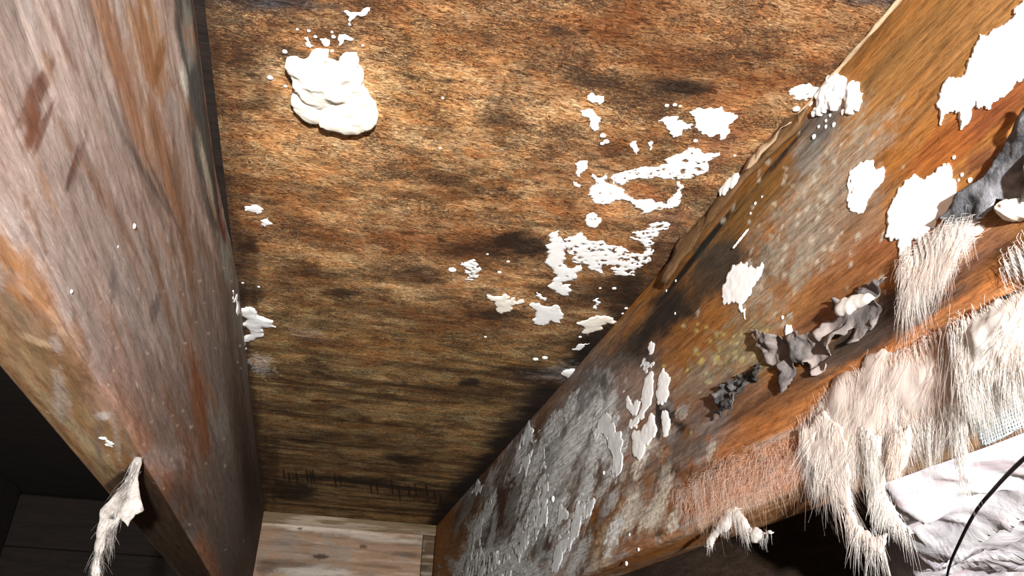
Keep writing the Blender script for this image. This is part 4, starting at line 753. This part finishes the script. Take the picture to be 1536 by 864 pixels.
o = growth('facing_flap', [(1450,560),(1478,470),(1520,450),(1570,430),(1580,630),(1536,655),(1494,672),(1478,640),(1468,610)], RIGHT, .0012, weave(), n=40, amp=.04, lift=(.005, .010), thick=.0012, fine=14)
tag(o, 'blue-grey woven insulation facing flap hanging at the frame edge below white fibre', 'facing')

# ------------------------------------------------------------------ plastic-wrapped batt in the right bay
def plastic():
    m, nt, b = nodes('white_plastic_film'); L = nt.links.new
    n = noise(nt, coords(nt, (9, 3, 9), (0, 0, .6)), 3.0, 6, .55, 2.0); r = ramp(nt, [(.40, (.66, .62, .68)), (.55, (.84, .82, .86)), (.75, (.88, .87, .90))]); L(n, r.inputs[0])
    n2 = noise(nt, coords(nt, (90, 8, 30), (0, 0, .8)), 1.0, 4, .5, 1.0); r2 = ramp(nt, [(.56, 0.0), (.64, 1.0)]); L(n2, r2.inputs[0])
    c = mix(nt, 'MIX', r.outputs[0], (.70, .50, .52), mix(nt, 'MULTIPLY', r2.outputs[0], (.5, .5, .5), 1.0))
    L(c, b.inputs['Base Color']); b.inputs['Roughness'].default_value = .38; b.inputs['Specular IOR Level'].default_value = .5
    bp = N(nt, 'ShaderNodeBump', Strength=.55, Distance=.004); L(n, bp.inputs['Height']); L(bp.outputs[0], b.inputs['Normal']); return m
def bag():
    nu, nv = 200, 260; T, V = np.meshgrid(np.linspace(-math.pi, math.pi, nu, endpoint=False), np.linspace(0, 1, nv), indexing='ij')
    y = -.30 + 1.0 * V
    xl = np.where(y > .40, XR + THICK + .004 + (y - .40) * .72 + .02 * np.sin(np.clip(y - .40, 0, 1) * 9) ** 2, XR + THICK + .004); xr = .694 - np.clip(y - .55, 0, 1) * .8
    cap = np.sqrt(np.clip(1 - (2 * V - 1) ** 24, 0, 1)); hz = .118 * cap; cx = (xl + xr) / 2; ax = np.maximum((xr - xl) / 2, .002) * np.maximum(cap, .02)
    e = lambda c, p: np.sign(c) * np.abs(c) ** p
    x = cx + ax * e(np.cos(T), .32); z = .215 + hz * e(np.sin(T), .32)
    # creases fan out from the corner where the film is pinched at the joist
    px, py = XR + .03, .10; ang = np.arctan2(y - py, x - px + .02); rad = np.hypot(y - py, x - px)
    rid = 1 - np.abs(2 * fbm(ang * 9, rad * 3.5, 511, 2) - 1) * 2; rid = rid * sst(.06, .16, rad); rid2 = 1 - np.abs(2 * fbm(x * 34 + y * 14, (y - x) * 10, 517, 3) - 1) * 2
    dn = .016 * np.clip(rid, 0, 1) ** 2 + .007 * np.clip(rid2, 0, 1) ** 2 - .010 * (fbm(x * 12, y * 9, 519, 3) - .5)
    z = np.where(z < .2, z - (dn - .010) * sst(0, .02, x - xl) * cap, z); z = np.minimum(z, H - .004)
    v = np.stack([x, y, z], -1).reshape(-1, 3); ctr = np.array([.5, .2, .215])
    o = mesh_np('plastic_bag', v - ctr, grid_faces(nu, nv, True), plastic()); o.location = ctr
    return tag(o, 'wrinkled white plastic wrapped insulation bag stuffed beside the right joist', 'bag')
bag()
def tube(name, pts, rad, mat, label, cat):
    P = np.array(pts); Q = np.vstack([2 * P[0] - P[1], P, 2 * P[-1] - P[-2]]); R = []
    for i in range(len(P) - 1):
        for t in np.linspace(0, 1, 10, endpoint=False):
            a, b, c, d = Q[i:i + 4]; R.append(.5 * (2 * b + (c - a) * t + (2 * a - 5 * b + 4 * c - d) * t * t + (3 * b - a - 3 * c + d) * t ** 3))
    R = np.array(R); T = np.gradient(R, axis=0); T /= np.linalg.norm(T, axis=1)[:, None]
    u = np.cross(T, [0, 0, 1.0]); u /= np.linalg.norm(u, axis=1)[:, None]; w2 = np.cross(T, u); k = 8
    V = np.stack([R + rad * (math.cos(2 * math.pi * j / k) * u + math.sin(2 * math.pi * j / k) * w2) for j in range(k)] + [R + rad * u], 1)
    o = mesh_np(name, V.reshape(-1, 3) - R[0], grid_faces(len(R), k + 1), mat); o.location = R[0]; return tag(o, label, cat)
zw = .083
tube('wire', [hit(1560, 668, 2, zw), hit(1525, 698, 2, zw), hit(1490, 735, 2, zw), hit(1462, 770, 2, zw), hit(1440, 812, 2, zw), hit(1424, 850, 2, zw), hit(1416, 890, 2, zw)], .0008, M['wire'], 'thin dark wire curving across the white plastic bag', 'wire')

# ------------------------------------------------------------------ dusty web hanging from the left joist
WEBF = Face(1, .492, -1, 0, 2)
e = bpy.data.objects.new('dusty_web', None); e.location = hit(205, 690, 1, .492); C.objects.link(e)
tag(e, 'dusty grey web rope with a knotted lump hanging from the left joist', 'cobweb')
growth('web_body', [(205,680),(213,688),(207,720),(209,735),(216,765),(203,772),(192,790),(181,777),(170,792),(158,808),(152,835),(150,864),(148,890),(133,890),(138,850),(143,815),(147,790),(151,765),(166,750),(185,735),(196,708)], WEBF, .0028, M['web'], .5, 40, .1, 0, holes=[(170, 775, 5)], parent=e, both=True, fine=40)
P = np.array([hit(208, 684, 1, .490), hit(198, 715, 1, .490), hit(185, 750, 1, .490), hit(170, 785, 1, .490), hit(150, 825, 1, .490), hit(142, 864, 1, .490), hit(138, 900, 1, .490)])
rng = np.random.default_rng(5); t = rng.uniform(0, 5.99, 500); i = t.astype(int); f = (t - i)[:, None]
r = P[i] * (1 - f) + P[i + 1] * f + rng.normal(0, .0012, (500, 3))
strands('web_threads', r, (P[i + 1] - P[i]) + rng.normal(0, .004, (500, 3)), .010, .00009, M['web'], e, 6, .12, seed=9)
